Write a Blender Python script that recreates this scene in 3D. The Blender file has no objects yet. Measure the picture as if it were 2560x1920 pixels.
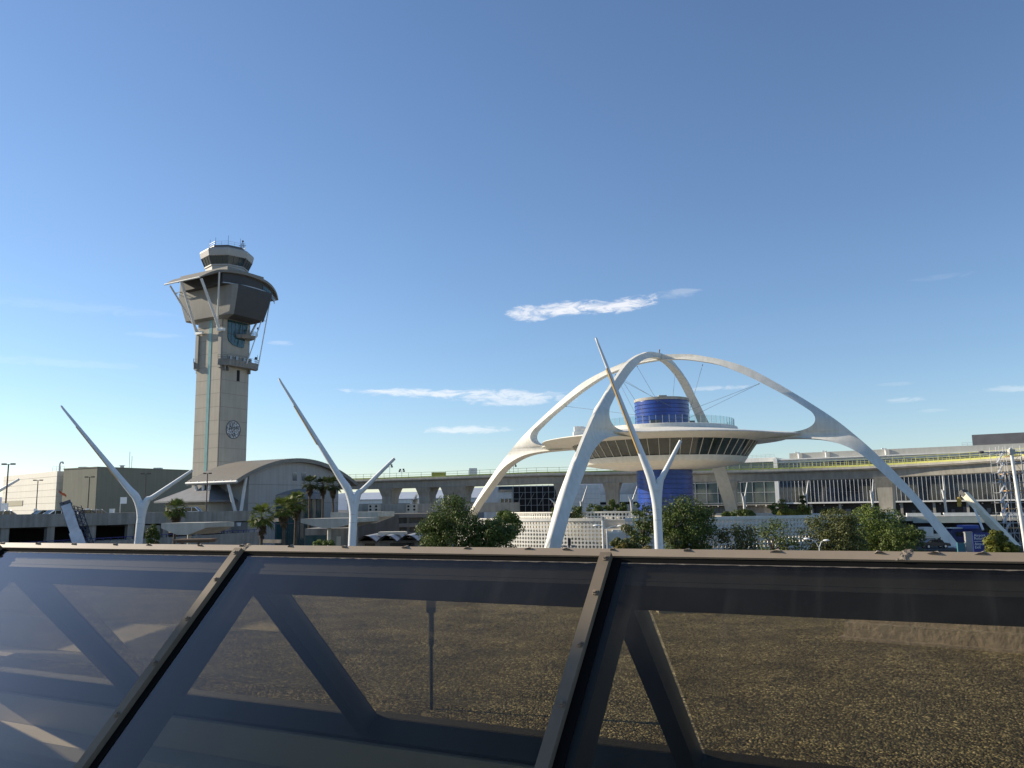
import bpy, math, random
from mathutils import Vector, Matrix, noise
from mathutils.geometry import tessellate_polygon
random.seed(7)
D = bpy.data; S = bpy.context.scene; COL = S.collection
rad = math.radians
# ------------------------------------------------------------------ camera
F = 2071.0; EYE = Vector((0, 0, 10))
RM = (Matrix.Rotation(rad(90 + 8.4), 3, 'X') @ Matrix.Rotation(rad(-0.86), 3, 'Z'))
def ray(px, py=1262): return RM @ Vector(((px - 1280) / F, (960 - py) / F, -1))
def at(px, py, Y):
    d = ray(px, py); return EYE + d * (Y / d.y)
def gp(px, Y):                      # ground point seen in a column of the photo
    d = ray(px); return Vector((d.x / d.y * Y, Y, 0))
def zat(px, py, Y): return at(px, py, Y).z
def on(px, p0, d):                  # distance along a plan line where the column px meets it
    q = ray(px); k = q.x / q.y
    return (k * p0[1] - p0[0]) / (d[0] - k * d[1])
def onplane(px, py, p, n):
    d = ray(px, py); return EYE + d * ((Vector(p) - EYE).dot(Vector(n)) / d.dot(Vector(n)))
cam = D.objects.new('camera', D.cameras.new('camera')); COL.objects.link(cam)
cam.data.sensor_width = 34.6; cam.data.lens = F * 34.6 / 2560; cam.data.clip_start = 0.05; cam.data.clip_end = 30000
cam.matrix_world = Matrix.Translation(EYE) @ RM.to_4x4(); S.camera = cam
# ------------------------------------------------------------------ materials
def lin(c): return tuple(((x / 255) / 12.92 if x / 255 <= .04045 else ((x / 255 + .055) / 1.055) ** 2.4) for x in c)
MATS = {}
def mat(name, col, rough=.6, metal=0., var=.12, scale=.6, bump=0., bscale=8., streak=0., spec=.5, emis=None, stretch=(1, 1, 1), grime=None):
    if name in MATS: return MATS[name]
    m = D.materials.new(name); m.use_nodes = True; nt = m.node_tree; N = nt.nodes; L = nt.links
    b = N['Principled BSDF']; b.inputs['Roughness'].default_value = rough; b.inputs['Metallic'].default_value = metal
    b.inputs['Specular IOR Level'].default_value = spec
    tc = N.new('ShaderNodeTexCoord'); mp = N.new('ShaderNodeMapping'); mp.inputs['Scale'].default_value = stretch
    L.new(tc.outputs['Object'], mp.inputs['Vector'])
    nz = N.new('ShaderNodeTexNoise'); nz.inputs['Scale'].default_value = scale; nz.inputs['Detail'].default_value = 6; nz.inputs['Roughness'].default_value = .62
    L.new(mp.outputs['Vector'], nz.inputs['Vector'])
    rp = N.new('ShaderNodeValToRGB'); e = rp.color_ramp.elements
    e[0].position = .3; e[1].position = .7
    e[0].color = (*[c * (1 - var) for c in col], 1); e[1].color = (*[min(1, c * (1 + var)) for c in col], 1)
    L.new(nz.outputs['Fac'], rp.inputs['Fac']); out = rp.outputs['Color']
    if streak:
        mp2 = N.new('ShaderNodeMapping'); mp2.inputs['Scale'].default_value = (1.1, 1.1, .06)
        L.new(tc.outputs['Object'], mp2.inputs['Vector'])
        n2 = N.new('ShaderNodeTexNoise'); n2.inputs['Scale'].default_value = 1.3; n2.inputs['Detail'].default_value = 5
        L.new(mp2.outputs['Vector'], n2.inputs['Vector'])
        r2 = N.new('ShaderNodeValToRGB'); r2.color_ramp.elements[0].position = .35; r2.color_ramp.elements[1].position = .62
        k = 1 - streak; r2.color_ramp.elements[0].color = (k, k, k * .97, 1); r2.color_ramp.elements[1].color = (1, 1, 1, 1)
        L.new(n2.outputs['Fac'], r2.inputs['Fac'])
        mx = N.new('ShaderNodeMix'); mx.data_type = 'RGBA'; mx.blend_type = 'MULTIPLY'; mx.inputs['Factor'].default_value = 1
        L.new(out, mx.inputs['A']); L.new(r2.outputs['Color'], mx.inputs['B']); out = mx.outputs['Result']
    L.new(out, b.inputs['Base Color'])
    if bump:
        n3 = N.new('ShaderNodeTexNoise'); n3.inputs['Scale'].default_value = bscale; n3.inputs['Detail'].default_value = 4
        L.new(tc.outputs['Object'], n3.inputs['Vector'])
        bp = N.new('ShaderNodeBump'); bp.inputs['Strength'].default_value = bump; bp.inputs['Distance'].default_value = .05
        L.new(n3.outputs['Fac'], bp.inputs['Height']); L.new(bp.outputs['Normal'], b.inputs['Normal'])
    if emis:
        b.inputs['Emission Color'].default_value = (*col, 1); b.inputs['Emission Strength'].default_value = emis
    MATS[name] = m; return m
def leafmat(name, c1, c2, trans=.25):
    if name in MATS: return MATS[name]
    m = D.materials.new(name); m.use_nodes = True; nt = m.node_tree; N = nt.nodes; L = nt.links
    for n in list(N): N.remove(n)
    o = N.new('ShaderNodeOutputMaterial'); tc = N.new('ShaderNodeTexCoord')
    nz = N.new('ShaderNodeTexNoise'); nz.inputs['Scale'].default_value = 1.1; nz.inputs['Detail'].default_value = 8; nz.inputs['Roughness'].default_value = .75
    L.new(tc.outputs['Object'], nz.inputs['Vector'])
    rp = N.new('ShaderNodeValToRGB'); rp.color_ramp.elements[0].position = .32; rp.color_ramp.elements[1].position = .68
    rp.color_ramp.elements[0].color = (*c1, 1); rp.color_ramp.elements[1].color = (*c2, 1)
    L.new(nz.outputs['Fac'], rp.inputs['Fac'])
    p = N.new('ShaderNodeBsdfPrincipled'); p.inputs['Roughness'].default_value = .55; p.inputs['Specular IOR Level'].default_value = .25
    t = N.new('ShaderNodeBsdfTranslucent'); mx = N.new('ShaderNodeMixShader'); mx.inputs['Fac'].default_value = trans
    L.new(rp.outputs['Color'], p.inputs['Base Color']); L.new(rp.outputs['Color'], t.inputs['Color'])
    L.new(p.outputs[0], mx.inputs[1]); L.new(t.outputs[0], mx.inputs[2]); L.new(mx.outputs[0], o.inputs['Surface'])
    MATS[name] = m; return m
def glassmat(name, tint, ior=1.5, gloss_rough=.02, dust=.0, dustcol=(.5, .47, .4), refl=1.0, coat=0.):
    if name in MATS: return MATS[name]
    m = D.materials.new(name); m.use_nodes = True; nt = m.node_tree; N = nt.nodes; L = nt.links
    for n in list(N): N.remove(n)
    o = N.new('ShaderNodeOutputMaterial'); t = N.new('ShaderNodeBsdfTransparent'); t.inputs['Color'].default_value = (*tint, 1)
    g = N.new('ShaderNodeBsdfGlossy'); g.inputs['Roughness'].default_value = gloss_rough
    fr = N.new('ShaderNodeFresnel'); fr.inputs['IOR'].default_value = ior
    ge = N.new('ShaderNodeNewGeometry'); fm = N.new('ShaderNodeMath'); fm.operation = 'SUBTRACT'; fm.use_clamp = True
    L.new(fr.outputs[0], fm.inputs[0]); L.new(ge.outputs['Backfacing'], fm.inputs[1])
    f1 = N.new('ShaderNodeMath'); f1.operation = 'SUBTRACT'; f1.use_clamp = True; f1.inputs[1].default_value = coat; L.new(fm.outputs[0], f1.inputs[0])
    f2 = N.new('ShaderNodeMath'); f2.operation = 'MULTIPLY'; f2.use_clamp = True; f2.inputs[1].default_value = refl; L.new(f1.outputs[0], f2.inputs[0])
    mx = N.new('ShaderNodeMixShader'); L.new(f2.outputs[0], mx.inputs['Fac']); L.new(t.outputs[0], mx.inputs[1]); L.new(g.outputs[0], mx.inputs[2])
    out = mx.outputs[0]
    if dust:
        d = N.new('ShaderNodeBsdfDiffuse'); d.inputs['Color'].default_value = (*dustcol, 1)
        tc = N.new('ShaderNodeTexCoord'); nz = N.new('ShaderNodeTexNoise'); nz.inputs['Scale'].default_value = 3; nz.inputs['Detail'].default_value = 9; nz.inputs['Roughness'].default_value = .7
        L.new(tc.outputs['Object'], nz.inputs['Vector'])
        ml = N.new('ShaderNodeMapRange'); ml.inputs['From Min'].default_value = .3; ml.inputs['From Max'].default_value = .75
        ml.inputs['To Min'].default_value = dust * .55; ml.inputs['To Max'].default_value = dust * 1.5
        L.new(nz.outputs['Fac'], ml.inputs['Value'])
        cb = N.new('ShaderNodeCombineXYZ')
        for k_, (vec, sc_) in enumerate((((.8926, -.4509, 0), 9.), ((.3188, .6311, .7071), .5))):
            dt = N.new('ShaderNodeVectorMath'); dt.operation = 'DOT_PRODUCT'; dt.inputs[1].default_value = [c * sc_ for c in vec]; L.new(tc.outputs['Object'], dt.inputs[0]); L.new(dt.outputs['Value'], cb.inputs[k_])
        n4 = N.new('ShaderNodeTexNoise'); n4.inputs['Scale'].default_value = 1.0; n4.inputs['Detail'].default_value = 6; n4.inputs['Roughness'].default_value = .65; L.new(cb.outputs[0], n4.inputs['Vector'])
        mr = N.new('ShaderNodeMapRange'); mr.inputs['From Min'].default_value = .52; mr.inputs['From Max'].default_value = .78; mr.inputs['To Min'].default_value = 0; mr.inputs['To Max'].default_value = dust * 1.1; L.new(n4.outputs['Fac'], mr.inputs['Value'])
        ad = N.new('ShaderNodeMath'); L.new(ml.outputs[0], ad.inputs[0]); L.new(mr.outputs[0], ad.inputs[1])
        m2 = N.new('ShaderNodeMixShader'); L.new(ad.outputs[0], m2.inputs['Fac']); L.new(out, m2.inputs[1]); L.new(d.outputs[0], m2.inputs[2]); out = m2.outputs[0]
    L.new(out, o.inputs['Surface']); MATS[name] = m; return m

M_white = mat('white_paint', (.80, .79, .75), .45, var=.05, streak=.10)
M_cream = mat('white_stucco', (.72, .70, .635), .7, var=.05, scale=.3, streak=.11, bump=.1, bscale=3)
M_polew = mat('pole_white_paint', (.72, .73, .73), .35, var=.04, streak=.07)
M_blue = mat('blue_panel', (.012, .052, .29), .3, var=.25, scale=.35, streak=.2, spec=.6)
M_conc = mat('concrete', (.40, .375, .335), .85, var=.15, bump=.3, bscale=4, streak=.22)
M_concd = mat('concrete_dark', (.27, .26, .24), .85, var=.2, bump=.3, bscale=4, streak=.3)
M_concl = mat('concrete_light', (.52, .49, .42), .8, var=.12, bump=.2, streak=.15)
M_gird = mat('girder_concrete', (.40, .375, .325), .85, var=.1, streak=.2)
M_black = mat('black_metal', (.02, .02, .022), .5)
M_dkgrey = mat('dark_grey_metal', (.09, .09, .095), .5)
M_steel = mat('galvanised_steel', (.42, .43, .44), .4, .4)
M_bronze = mat('lamp_bronze', (.07, .05, .04), .5)
M_bark = mat('bark', (.09, .065, .045), .9, var=.35, scale=4)
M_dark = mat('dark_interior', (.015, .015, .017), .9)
M_asph = mat('asphalt', (.06, .06, .06), .9, var=.25, scale=.3)
M_glass = mat('dark_glass', (.012, .02, .022), .04, spec=.7)
M_teal = mat('teal_glass', (.02, .07, .075), .06, spec=.7)
M_tealstrip = mat('teal_strip_glass', (.20, .36, .33), .2, spec=.6)
M_rail = glassmat('rail_glass', (.72, .84, .82))
M_bglass = mat('blue_reflective_glass', (.04, .075, .11), .05, spec=.9)
M_yellow = mat('yellow_netting', (.58, .58, .17), .8, var=.1)
M_green = mat('netting_green', (.30, .36, .10), .8, var=.25, scale=.8)
M_silver = mat('silver_roof', (.55, .58, .60), .4, .2, var=.06)
M_sign = mat('sign_blue', (.012, .02, .16), .5)
M_red = mat('red_paint', (.55, .04, .02), .5)
M_letter = mat('letter_white', (.82, .82, .80), .6, var=.02)
M_wood = mat('scaffold_plank', (.48, .28, .12), .8)
M_orange = mat('orange_cloth', (.6, .13, .04), .8)

# ------------------------------------------------------------------ mesh builder
class MB:
    def __init__(s): s.v = []; s.f = []; s.mi = []; s.m = 0
    def add(s, vs, fs):
        o = len(s.v); s.v += [Vector(p) for p in vs]; s.f += [[i + o for i in q] for q in fs]; s.mi += [s.m] * len(fs); return s
    def hexa(s, p):  # bottom 4 ccw, top 4 ccw
        return s.add(p, [(3, 2, 1, 0), (4, 5, 6, 7), (0, 1, 5, 4), (1, 2, 6, 5), (2, 3, 7, 6), (3, 0, 4, 7)])
    def box(s, a0, a1, b0, b1, z0, z1, T=None):
        T = T or (lambda a, b, z: Vector((a, b, z)))
        return s.hexa([T(a0, b0, z0), T(a1, b0, z0), T(a1, b1, z0), T(a0, b1, z0), T(a0, b0, z1), T(a1, b0, z1), T(a1, b1, z1), T(a0, b1, z1)])
    def bar(s, p, q, w, h=None, up=(0, 0, 1)):
        p = Vector(p); q = Vector(q); h = w if h is None else h; d = (q - p).normalized(); u = Vector(up)
        if abs(d.dot(u)) > .98: u = Vector((1, 0, 0))
        x = d.cross(u).normalized() * (w / 2); y = x.cross(d).normalized() * (h / 2)
        return s.hexa([p - x - y, p + x - y, p + x + y, p - x + y, q - x - y, q + x - y, q + x + y, q - x + y])
    def tube(s, pts, rs, n=8):
        pts = [Vector(p) for p in pts]; rs = rs if isinstance(rs, (list, tuple)) else [rs] * len(pts)
        vs = []; prev = None
        for i, p in enumerate(pts):
            d = (pts[min(i + 1, len(pts) - 1)] - pts[max(i - 1, 0)]).normalized()
            x = (prev - d * prev.dot(d)) if prev else (d.cross(Vector((0, 0, 1))) if abs(d.z) < .95 else d.cross(Vector((1, 0, 0))))
            x.normalize(); prev = x; y = d.cross(x)
            r = rs[i]; rx, ry = r if isinstance(r, tuple) else (r, r)
            vs += [p + x * rx * math.cos(2 * math.pi * k / n) + y * ry * math.sin(2 * math.pi * k / n) for k in range(n)]
        fs = [(i * n + k, i * n + (k + 1) % n, (i + 1) * n + (k + 1) % n, (i + 1) * n + k) for i in range(len(pts) - 1) for k in range(n)]
        fs += [tuple(range(n))[::-1], tuple((len(pts) - 1) * n + k for k in range(n))]
        return s.add(vs, fs)
    def grid(s, fn, nu, nv, cu=False):
        vs = [fn(i, j) for i in range(nu) for j in range(nv)]; fs = []
        for i in range(nu if cu else nu - 1):
            for j in range(nv - 1):
                a = i * nv + j; b = ((i + 1) % nu) * nv + j; fs.append((a, b, b + 1, a + 1))
        return s.add(vs, fs)
    def lathe(s, prof, n, c, a0=0, a1=360):
        full = abs(a1 - a0) >= 360; nn = n if full else n + 1
        def fn(i, j):
            t = rad(a0 + (a1 - a0) * i / n); return Vector((c[0] + prof[j][0] * math.cos(t), c[1] + prof[j][0] * math.sin(t), prof[j][1]))
        return s.grid(fn, nn, len(prof), full)
    def prism(s, poly, f0, f1):     # closed outline, two mappings (x, y) -> world
        n = len(poly); vs = [f0(*p) for p in poly] + [f1(*p) for p in poly]
        tris = tessellate_polygon([[Vector((p[0], p[1], 0)) for p in poly]])
        fs = [tuple(t) for t in tris] + [tuple(i + n for i in t)[::-1] for t in tris]
        fs += [(i, (i + 1) % n, n + (i + 1) % n, n + i) for i in range(n)]
        return s.add(vs, fs)
    def quad(s, a, b, c, d): return s.add([a, b, c, d], [(0, 1, 2, 3)])
    def ball(s, c, r, n=8, m=5, sz=1):
        c = Vector(c)
        def fn(i, j):
            t = 2 * math.pi * i / n; q = -math.pi / 2 + math.pi * j / (m - 1)
            return c + Vector((r * math.cos(q) * math.cos(t), r * math.cos(q) * math.sin(t), r * sz * math.sin(q)))
        return s.grid(fn, n, m, True)
    def build(s, name, mats, parent=None, loc=None, label=None, cat=None, group=None, kind=None, ang=35):
        import bmesh
        mats = mats if isinstance(mats, (list, tuple)) else [mats]
        if parent is not None:
            off = WL[parent]
        elif loc is not None: off = Vector(loc)
        else:
            xs = [p.x for p in s.v]; ys = [p.y for p in s.v]; off = Vector(((min(xs) + max(xs)) / 2, (min(ys) + max(ys)) / 2, min(p.z for p in s.v)))
        me = D.meshes.new(name); me.from_pydata([p - off for p in s.v], [], s.f)
        for m in mats: me.materials.append(m)
        me.polygons.foreach_set('material_index', s.mi)
        bm = bmesh.new(); bm.from_mesh(me); bmesh.ops.recalc_face_normals(bm, faces=bm.faces); bm.to_mesh(me); bm.free()
        me.update()
        if ang:
            me.polygons.foreach_set('use_smooth', [True] * len(me.polygons)); me.set_sharp_from_angle(angle=rad(ang))
        o = D.objects.new(name, me); COL.objects.link(o)
        if parent is not None: o.parent = parent; WL[o] = off
        else: o.location = off; WL[o] = off
        tag(o, label, cat, group, kind); return o
WL = {}
def tag(o, label=None, cat=None, group=None, kind=None):
    for k, v in (('label', label), ('category', cat), ('group', group), ('kind', kind)):
        if v: o[k] = v
    return o
def thing(name, loc, label, cat, group=None, rz=0):
    o = D.objects.new(name, None); COL.objects.link(o); o.location = loc; o.rotation_euler = (0, 0, rz); o.empty_display_size = .3
    WL[o] = Vector(loc); return tag(o, label, cat, group)
def copy_tree(o, parent=None):
    c = o.copy(); COL.objects.link(c)
    if parent: c.parent = parent
    for ch in list(o.children): copy_tree(ch, c)
    return c
def smooth(pts, k=4):               # Catmull-Rom through 2-D / 3-D points
    out = []; n = len(pts)
    for i in range(n - 1):
        p0, p1, p2, p3 = pts[max(i - 1, 0)], pts[i], pts[i + 1], pts[min(i + 2, n - 1)]
        for j in range(k):
            t = j / k; out.append(tuple(.5 * (2 * b + (c - a) * t + (2 * a - 5 * b + 4 * c - d) * t * t + (3 * b - a - 3 * c + d) * t ** 3) for a, b, c, d in zip(p0, p1, p2, p3)))
    return out + [tuple(pts[-1])]
def lerp(a, b, t): return a + (b - a) * t
def frame(o, r, l): return lambda a, b, z: Vector((o[0] + a * r[0] + b * l[0], o[1] + a * r[1] + b * l[1], z))
def textmesh(mb, s, size, org, ux, uz=(0, 0, 1), depth=.01):
    cu = D.curves.new('lettering', 'FONT'); cu.body = s; cu.size = size; cu.extrude = depth; cu.resolution_u = 2
    o = D.objects.new('lettering', cu); COL.objects.link(o); dg = bpy.context.evaluated_depsgraph_get(); dg.update()
    me = D.meshes.new_from_object(o.evaluated_get(dg)); ux = Vector(ux); uz = Vector(uz); n = ux.cross(uz)
    mb.add([Vector(org) + ux * v.co.x + uz * v.co.y + n * v.co.z for v in me.vertices], [tuple(p.vertices) for p in me.polygons])
    D.objects.remove(o); D.curves.remove(cu); D.meshes.remove(me)

# ------------------------------------------------------------------ light
SUN_AZ, SUN_EL = -72, 24
sd = Vector((math.sin(rad(SUN_AZ)) * math.cos(rad(SUN_EL)), math.cos(rad(SUN_AZ)) * math.cos(rad(SUN_EL)), math.sin(rad(SUN_EL))))
sl = D.lights.new('sun', 'SUN'); sl.energy = 5.0; sl.angle = rad(.5); sl.color = (1, .88, .70)
so = D.objects.new('sun', sl); COL.objects.link(so); so.rotation_euler = sd.to_track_quat('Z', 'Y').to_euler(); so.location = (0, 0, 60)
S.view_settings.view_transform = 'Standard'; S.view_settings.look = 'None'; S.view_settings.gamma = 1; S.view_settings.exposure = 0.6
W = D.worlds.new('World'); S.world = W; W.use_nodes = True
nt = W.node_tree; N = nt.nodes; L = nt.links; bg = N['Background']; bg.inputs['Strength'].default_value = .101
sky = N.new('ShaderNodeTexSky'); sky.sky_type = 'NISHITA'; sky.sun_disc = False
sky.sun_elevation = rad(SUN_EL); sky.sun_rotation = rad(SUN_AZ); sky.air_density = 1.0; sky.dust_density = .15; sky.ozone_density = 4; sky.altitude = 30
def mth(op, a, b=None, c=None):
    n = N.new('ShaderNodeMath'); n.operation = op
    for i, x in enumerate((a, b, c)):
        if x is None: continue
        if isinstance(x, (int, float)): n.inputs[i].default_value = x
        else: L.new(x, n.inputs[i])
    return n.outputs[0]
tc = N.new('ShaderNodeTexCoord'); sx = N.new('ShaderNodeSeparateXYZ'); L.new(tc.outputs['Generated'], sx.inputs[0])
az = mth('ARCTAN2', sx.outputs['X'], sx.outputs['Y']); el = mth('ARCSINE', sx.outputs['Z'])
cx = N.new('ShaderNodeCombineXYZ'); L.new(mth('MULTIPLY', az, 34), cx.inputs[0]); L.new(mth('MULTIPLY', el, 125), cx.inputs[1])
nz = N.new('ShaderNodeTexNoise'); nz.inputs['Scale'].default_value = 1; nz.inputs['Detail'].default_value = 12; nz.inputs['Roughness'].default_value = .68; nz.inputs['Distortion'].default_value = .8
L.new(cx.outputs[0], nz.inputs['Vector'])
nn = mth('MULTIPLY', mth('SUBTRACT', nz.outputs['Fac'], .5), 4.4)
tot = None
for (px, py, hw, hh, st, tl) in [(1420, 772, 130, 13, .72, 3), (1560, 762, 100, 13, .7, 7), (1320, 783, 50, 16, .6, 0), (1050, 983, 170, 8, .55, -1), (1260, 990, 170, 14, .5, -2), (1290, 1005, 110, 8, .4, 0),
        (1170, 1075, 110, 8, .45, 0), (2265, 1000, 38, 5, .18, 0), (2545, 970, 75, 6, .22, 0), (2240, 960, 40, 4, .07, 0), (2335, 1027, 34, 4, .10, 0),
        (700, 857, 35, 5, .16, 0), (180, 768, 200, 10, .06, 0), (390, 838, 60, 5, .10, 0), (1800, 970, 70, 5, .25, 0), (1690, 735, 55, 9, .16, 4), (2360, 692, 70, 6, .04, 0), (60, 900, 260, 8, .08, 0)]:
    d = ray(px, py).normalized(); a0 = math.atan2(d.x, d.y); e0 = math.asin(d.z)
    da = mth('SUBTRACT', az, a0); de = mth('SUBTRACT', mth('SUBTRACT', el, e0), mth('MULTIPLY', da, math.tan(rad(tl))))
    wa = hw / F * 1.05; we = hh / F * 1.3
    r2 = mth('ADD', mth('POWER', mth('ABSOLUTE', mth('DIVIDE', da, wa)), 2), mth('POWER', mth('ABSOLUTE', mth('DIVIDE', de, we)), 2))
    k = mth('SMOOTH_MAX', mth('SUBTRACT', mth('ADD', 1, nn), r2), 0, .3)
    inside = mth('MAXIMUM', mth('SUBTRACT', 1, mth('MULTIPLY', r2, .3)), 0)
    k = mth('MULTIPLY', mth('MULTIPLY', mth('MINIMUM', k, 1), mth('MINIMUM', mth('MULTIPLY', inside, 2), 1)), st)
    tot = k if tot is None else mth('MAXIMUM', tot, k)
mx = N.new('ShaderNodeMix'); mx.data_type = 'RGBA'; L.new(tot, mx.inputs['Factor'])
sc_ = N.new('ShaderNodeMix'); sc_.data_type = 'RGBA'; sc_.blend_type = 'MULTIPLY'; sc_.inputs['Factor'].default_value = 1; sc_.inputs['B'].default_value = (1, .985, 1.0, 1); L.new(sky.outputs[0], sc_.inputs['A']); L.new(sc_.outputs['Result'], mx.inputs['A']); mx.inputs['B'].default_value = (7.6, 7.4, 7.3, 1)
L.new(mx.outputs['Result'], bg.inputs['Color'])

# ------------------------------------------------------------------ ground
g = MB(); g.add([(-9000, -3000, 0), (9000, -3000, 0), (9000, 12000, 0), (-9000, 12000, 0)], [(0, 1, 2, 3)])
g.build('ground', M_asph, kind='structure', ang=0)
hb = MB(); pts = []
for i in range(121):
    a = rad(-50 + 100 * i / 120); R0 = 8000; h = 175 + 60 * noise.noise(Vector((i * .13, 3, 0))) + 25 * noise.noise(Vector((i * .5, 9, 0))); pts.append((math.sin(a) * R0, math.cos(a) * R0, h))
hb.grid(lambda i, j: Vector((pts[i][0] * (1, 1.06, 1.14)[j], pts[i][1] * (1, 1.06, 1.14)[j], (-5, pts[i][2] * .8, pts[i][2])[j])), 121, 3)
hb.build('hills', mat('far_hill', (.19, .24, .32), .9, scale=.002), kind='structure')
# paved surfaces about the circular building
rd = MB(); rd.box(-120, 150, 70, 100, .004, .03); rd.build('road', mat('road_asphalt', (.05, .05, .052), .9, var=.3, scale=.5), kind='structure')
# ------------------------------------------------------------------ foreground: ridge skylight on a gravel roof
H = 3.2; NH = Vector((math.sin(rad(26.8)), math.cos(rad(26.8)), 0)); TT = Vector((NH.y, -NH.x, 0)); ZR = 10 - .0584 * H
NN = Vector((-NH.x * .7071, -NH.y * .7071, .7071)); NF = Vector((NH.x * .7071, NH.y * .7071, .7071))
def near(u, d, o=0): return NH * (H - d) + TT * u + Vector((0, 0, ZR - d)) + NN * o
def far(u, d, o=0): return NH * (H + d) + TT * u + Vector((0, 0, ZR - d)) + NF * o
def slab(mb, fn, u0, u1, d0, d1, o0, o1):
    return mb.hexa([fn(u0, d0, o0), fn(u1, d0, o0), fn(u1, d1, o0), fn(u0, d1, o0), fn(u0, d0, o1), fn(u1, d0, o1), fn(u1, d1, o1), fn(u0, d1, o1)])
M_rtan = mat('tan_painted_aluminium', (.255, .205, .15), .45, var=.1, scale=5, spec=.4)
M_seal = mat('weathered_sealant', (.20, .165, .125), .85, var=.35, scale=30, bump=.6, bscale=60)
M_pane = glassmat('smoked_glass', (.77, .755, .70), 1.5, .03, dust=.014, dustcol=(.45, .45, .45), refl=4.0, coat=.040)
M_bolt = mat('dirty_bolt', (.16, .12, .085), .7, var=.4, scale=80)
M_frame = mat('dark_bronze_frame', (.035, .032, .03), .5)
M_plast = mat('tan_plaster', (.45, .39, .30), .85, var=.08)
sk = thing('ridge_skylight', NH * H + Vector((0, 0, 7.6)), 'long ridge skylight of smoked glass panes under a tan metal ridge cap', 'skylight')
US = [-3.15 + 1.962 * k for k in (-2, -1, 0, 1, 2, 3)]; U0, U1 = US[0] - 1.0, US[-1]
mb = MB(); slab(mb, near, U0, U1, -.005, .022, .002, .012)
rc = mb.build('ridge_cap', M_rtan, sk)
rnd = random.Random(3)
for u in [-5.11 + .327 * i for i in range(18)] + [-1.37, -.02]:
    c = near(u + rnd.uniform(-.03, .03), -.005, .012)
    n = rnd.randint(6, 9); vs = [c + TT * (rnd.uniform(.010, .026) * math.cos(2 * math.pi * i / n)) + NF * (-.012) + (NH * rnd.uniform(.004, .009) - Vector((0, 0, .01))) * math.sin(2 * math.pi * i / n) for i in range(n)] + [c + NF * rnd.uniform(.004, .009) + TT * rnd.uniform(-.012, .012)]
    mb = MB(); mb.add(vs, [(i, (i + 1) % n, n) for i in range(n)]); mb.build('sealant_dab', mat('sealant_dab', (.27, .22, .165), .8, var=.3, scale=30), rc)
for u in (-3.12, -.10):
    mb = MB(); k = 0
    def fn(i, j):
        d = -.010 + .034 * i / 10; w = .018 + .014 * noise.noise(Vector((u * 7, i * .8, j)))
        return near(u - .02 * i / 10 + (-w, -w * .4, w * .4, w)[j], d, .0125 + (0, .004, .004, 0)[j] * (1 + noise.noise(Vector((i * .9, u, j)))))
    mb.grid(fn, 11, 4); mb.build('cap_joint', M_seal, rc)
mb = MB(); slab(mb, near, U0, U1, .03, .10, -.16, -.03); slab(mb, far, U0, U1, .02, .145, -.12, -.02); mb.build('ridge_beam', M_frame, sk)
mb = MB(); slab(mb, near, U0, U1, -.004, .042, -.02, .0015); mb.build('ridge_gasket', mat('gasket_rubber', (.008, .008, .008), 1., spec=.03), sk)  # black strip putting the shade of the cap's lower edge into colour
for i, u in enumerate(US):
    mb = MB(); slab(mb, near, u - .023, u + .023, .022, 1.75, .006, .034)
    mu = mb.build('mullion', mat('mullion_paint', (.16, .13, .095), .6, var=.15, scale=4, spec=.15), sk)  # cap paint darkened, putting the mullions' shade into the colour
    mb = MB(); slab(mb, near, u + .024, u + .062, .034, 1.75, .0045, .008); mb.build('gasket', MATS['gasket_rubber'], mu)  # black strip along the right side of the mullion
    mb = MB(); slab(mb, near, u - .01, u + .085, .06, 1.7, -.15, -.012); mb.build('rafter', M_frame, mu)
    for d in (.045, .165, .33, .50, .68, .88, 1.1, 1.35):
        mb = MB(); c = near(u + .006, d, .034); mb.tube([c, c + NN * .005], .0125, 10); mb.tube([c + NN * .005, c + NN * .012], .0075, 6)
        mb.build('bolt', M_bolt, mu)
    mb = MB(); slab(mb, far, u - .035, u + .06, .03, 1.06, -.10, .02); mb.build('far_rafter', M_frame, sk)
for i in range(len(US) - 1):
    a, b = US[i] + .024, US[i + 1] - .024
    mb = MB(); slab(mb, near, a, b, .0405, 1.75, -.006, .004); p = mb.build('glass_pane', M_pane, sk, ang=0)
    mb = MB()
    n = 60
    def fn(q, j): return near(a + .04 + (b - a - .04) * q / n, 0.042 + (0, .0025 + .003 * noise.noise(Vector((q * .7, i, 1))))[j], .0048)
    mb.grid(fn, n + 1, 2); mb.build('dust_line', mat('dust_crust', (.13, .11, .09), .9, var=.5, scale=40), p, ang=0)
    mb = MB(); slab(mb, far, a + .06, b - .02, .145, 1.045, -.004, .004); mb.build('far_pane', M_pane, sk)
mb = MB(); slab(mb, far, U0, U1, 1.045, 1.20, -.14, .04); mb.build('far_sill', M_frame, sk)
mb = MB(); NB = lambda a, b, z: NH * b + TT * a + Vector((0, 0, z))
mb.box(U0, U1, 4.12, 4.30, 7.4, ZR - 1.17, NB); mb.build('upstand_wall', M_plast, sk)
mb = MB(); mb.box(U0, U1, 3.86, 4.11, 8.36, 8.45, NB); mb.box(U0, U1, 3.68, 4.11, 8.08, 8.18, NB); mb.build('interior_ledge', M_plast, sk)
mb = MB(); mb.box(U0, U1, 1.42, 1.5, 7.4, ZR - 1.72, NB); mb.build('near_wall', M_conc, sk)
for u in (-5.2, -3.3, -2.25):
    mb = MB(); mb.box(u, u + .34, 3.55, 4.1, 7.7, 8.07, NB); mb.build('interior_pier', M_plast, sk)
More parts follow.
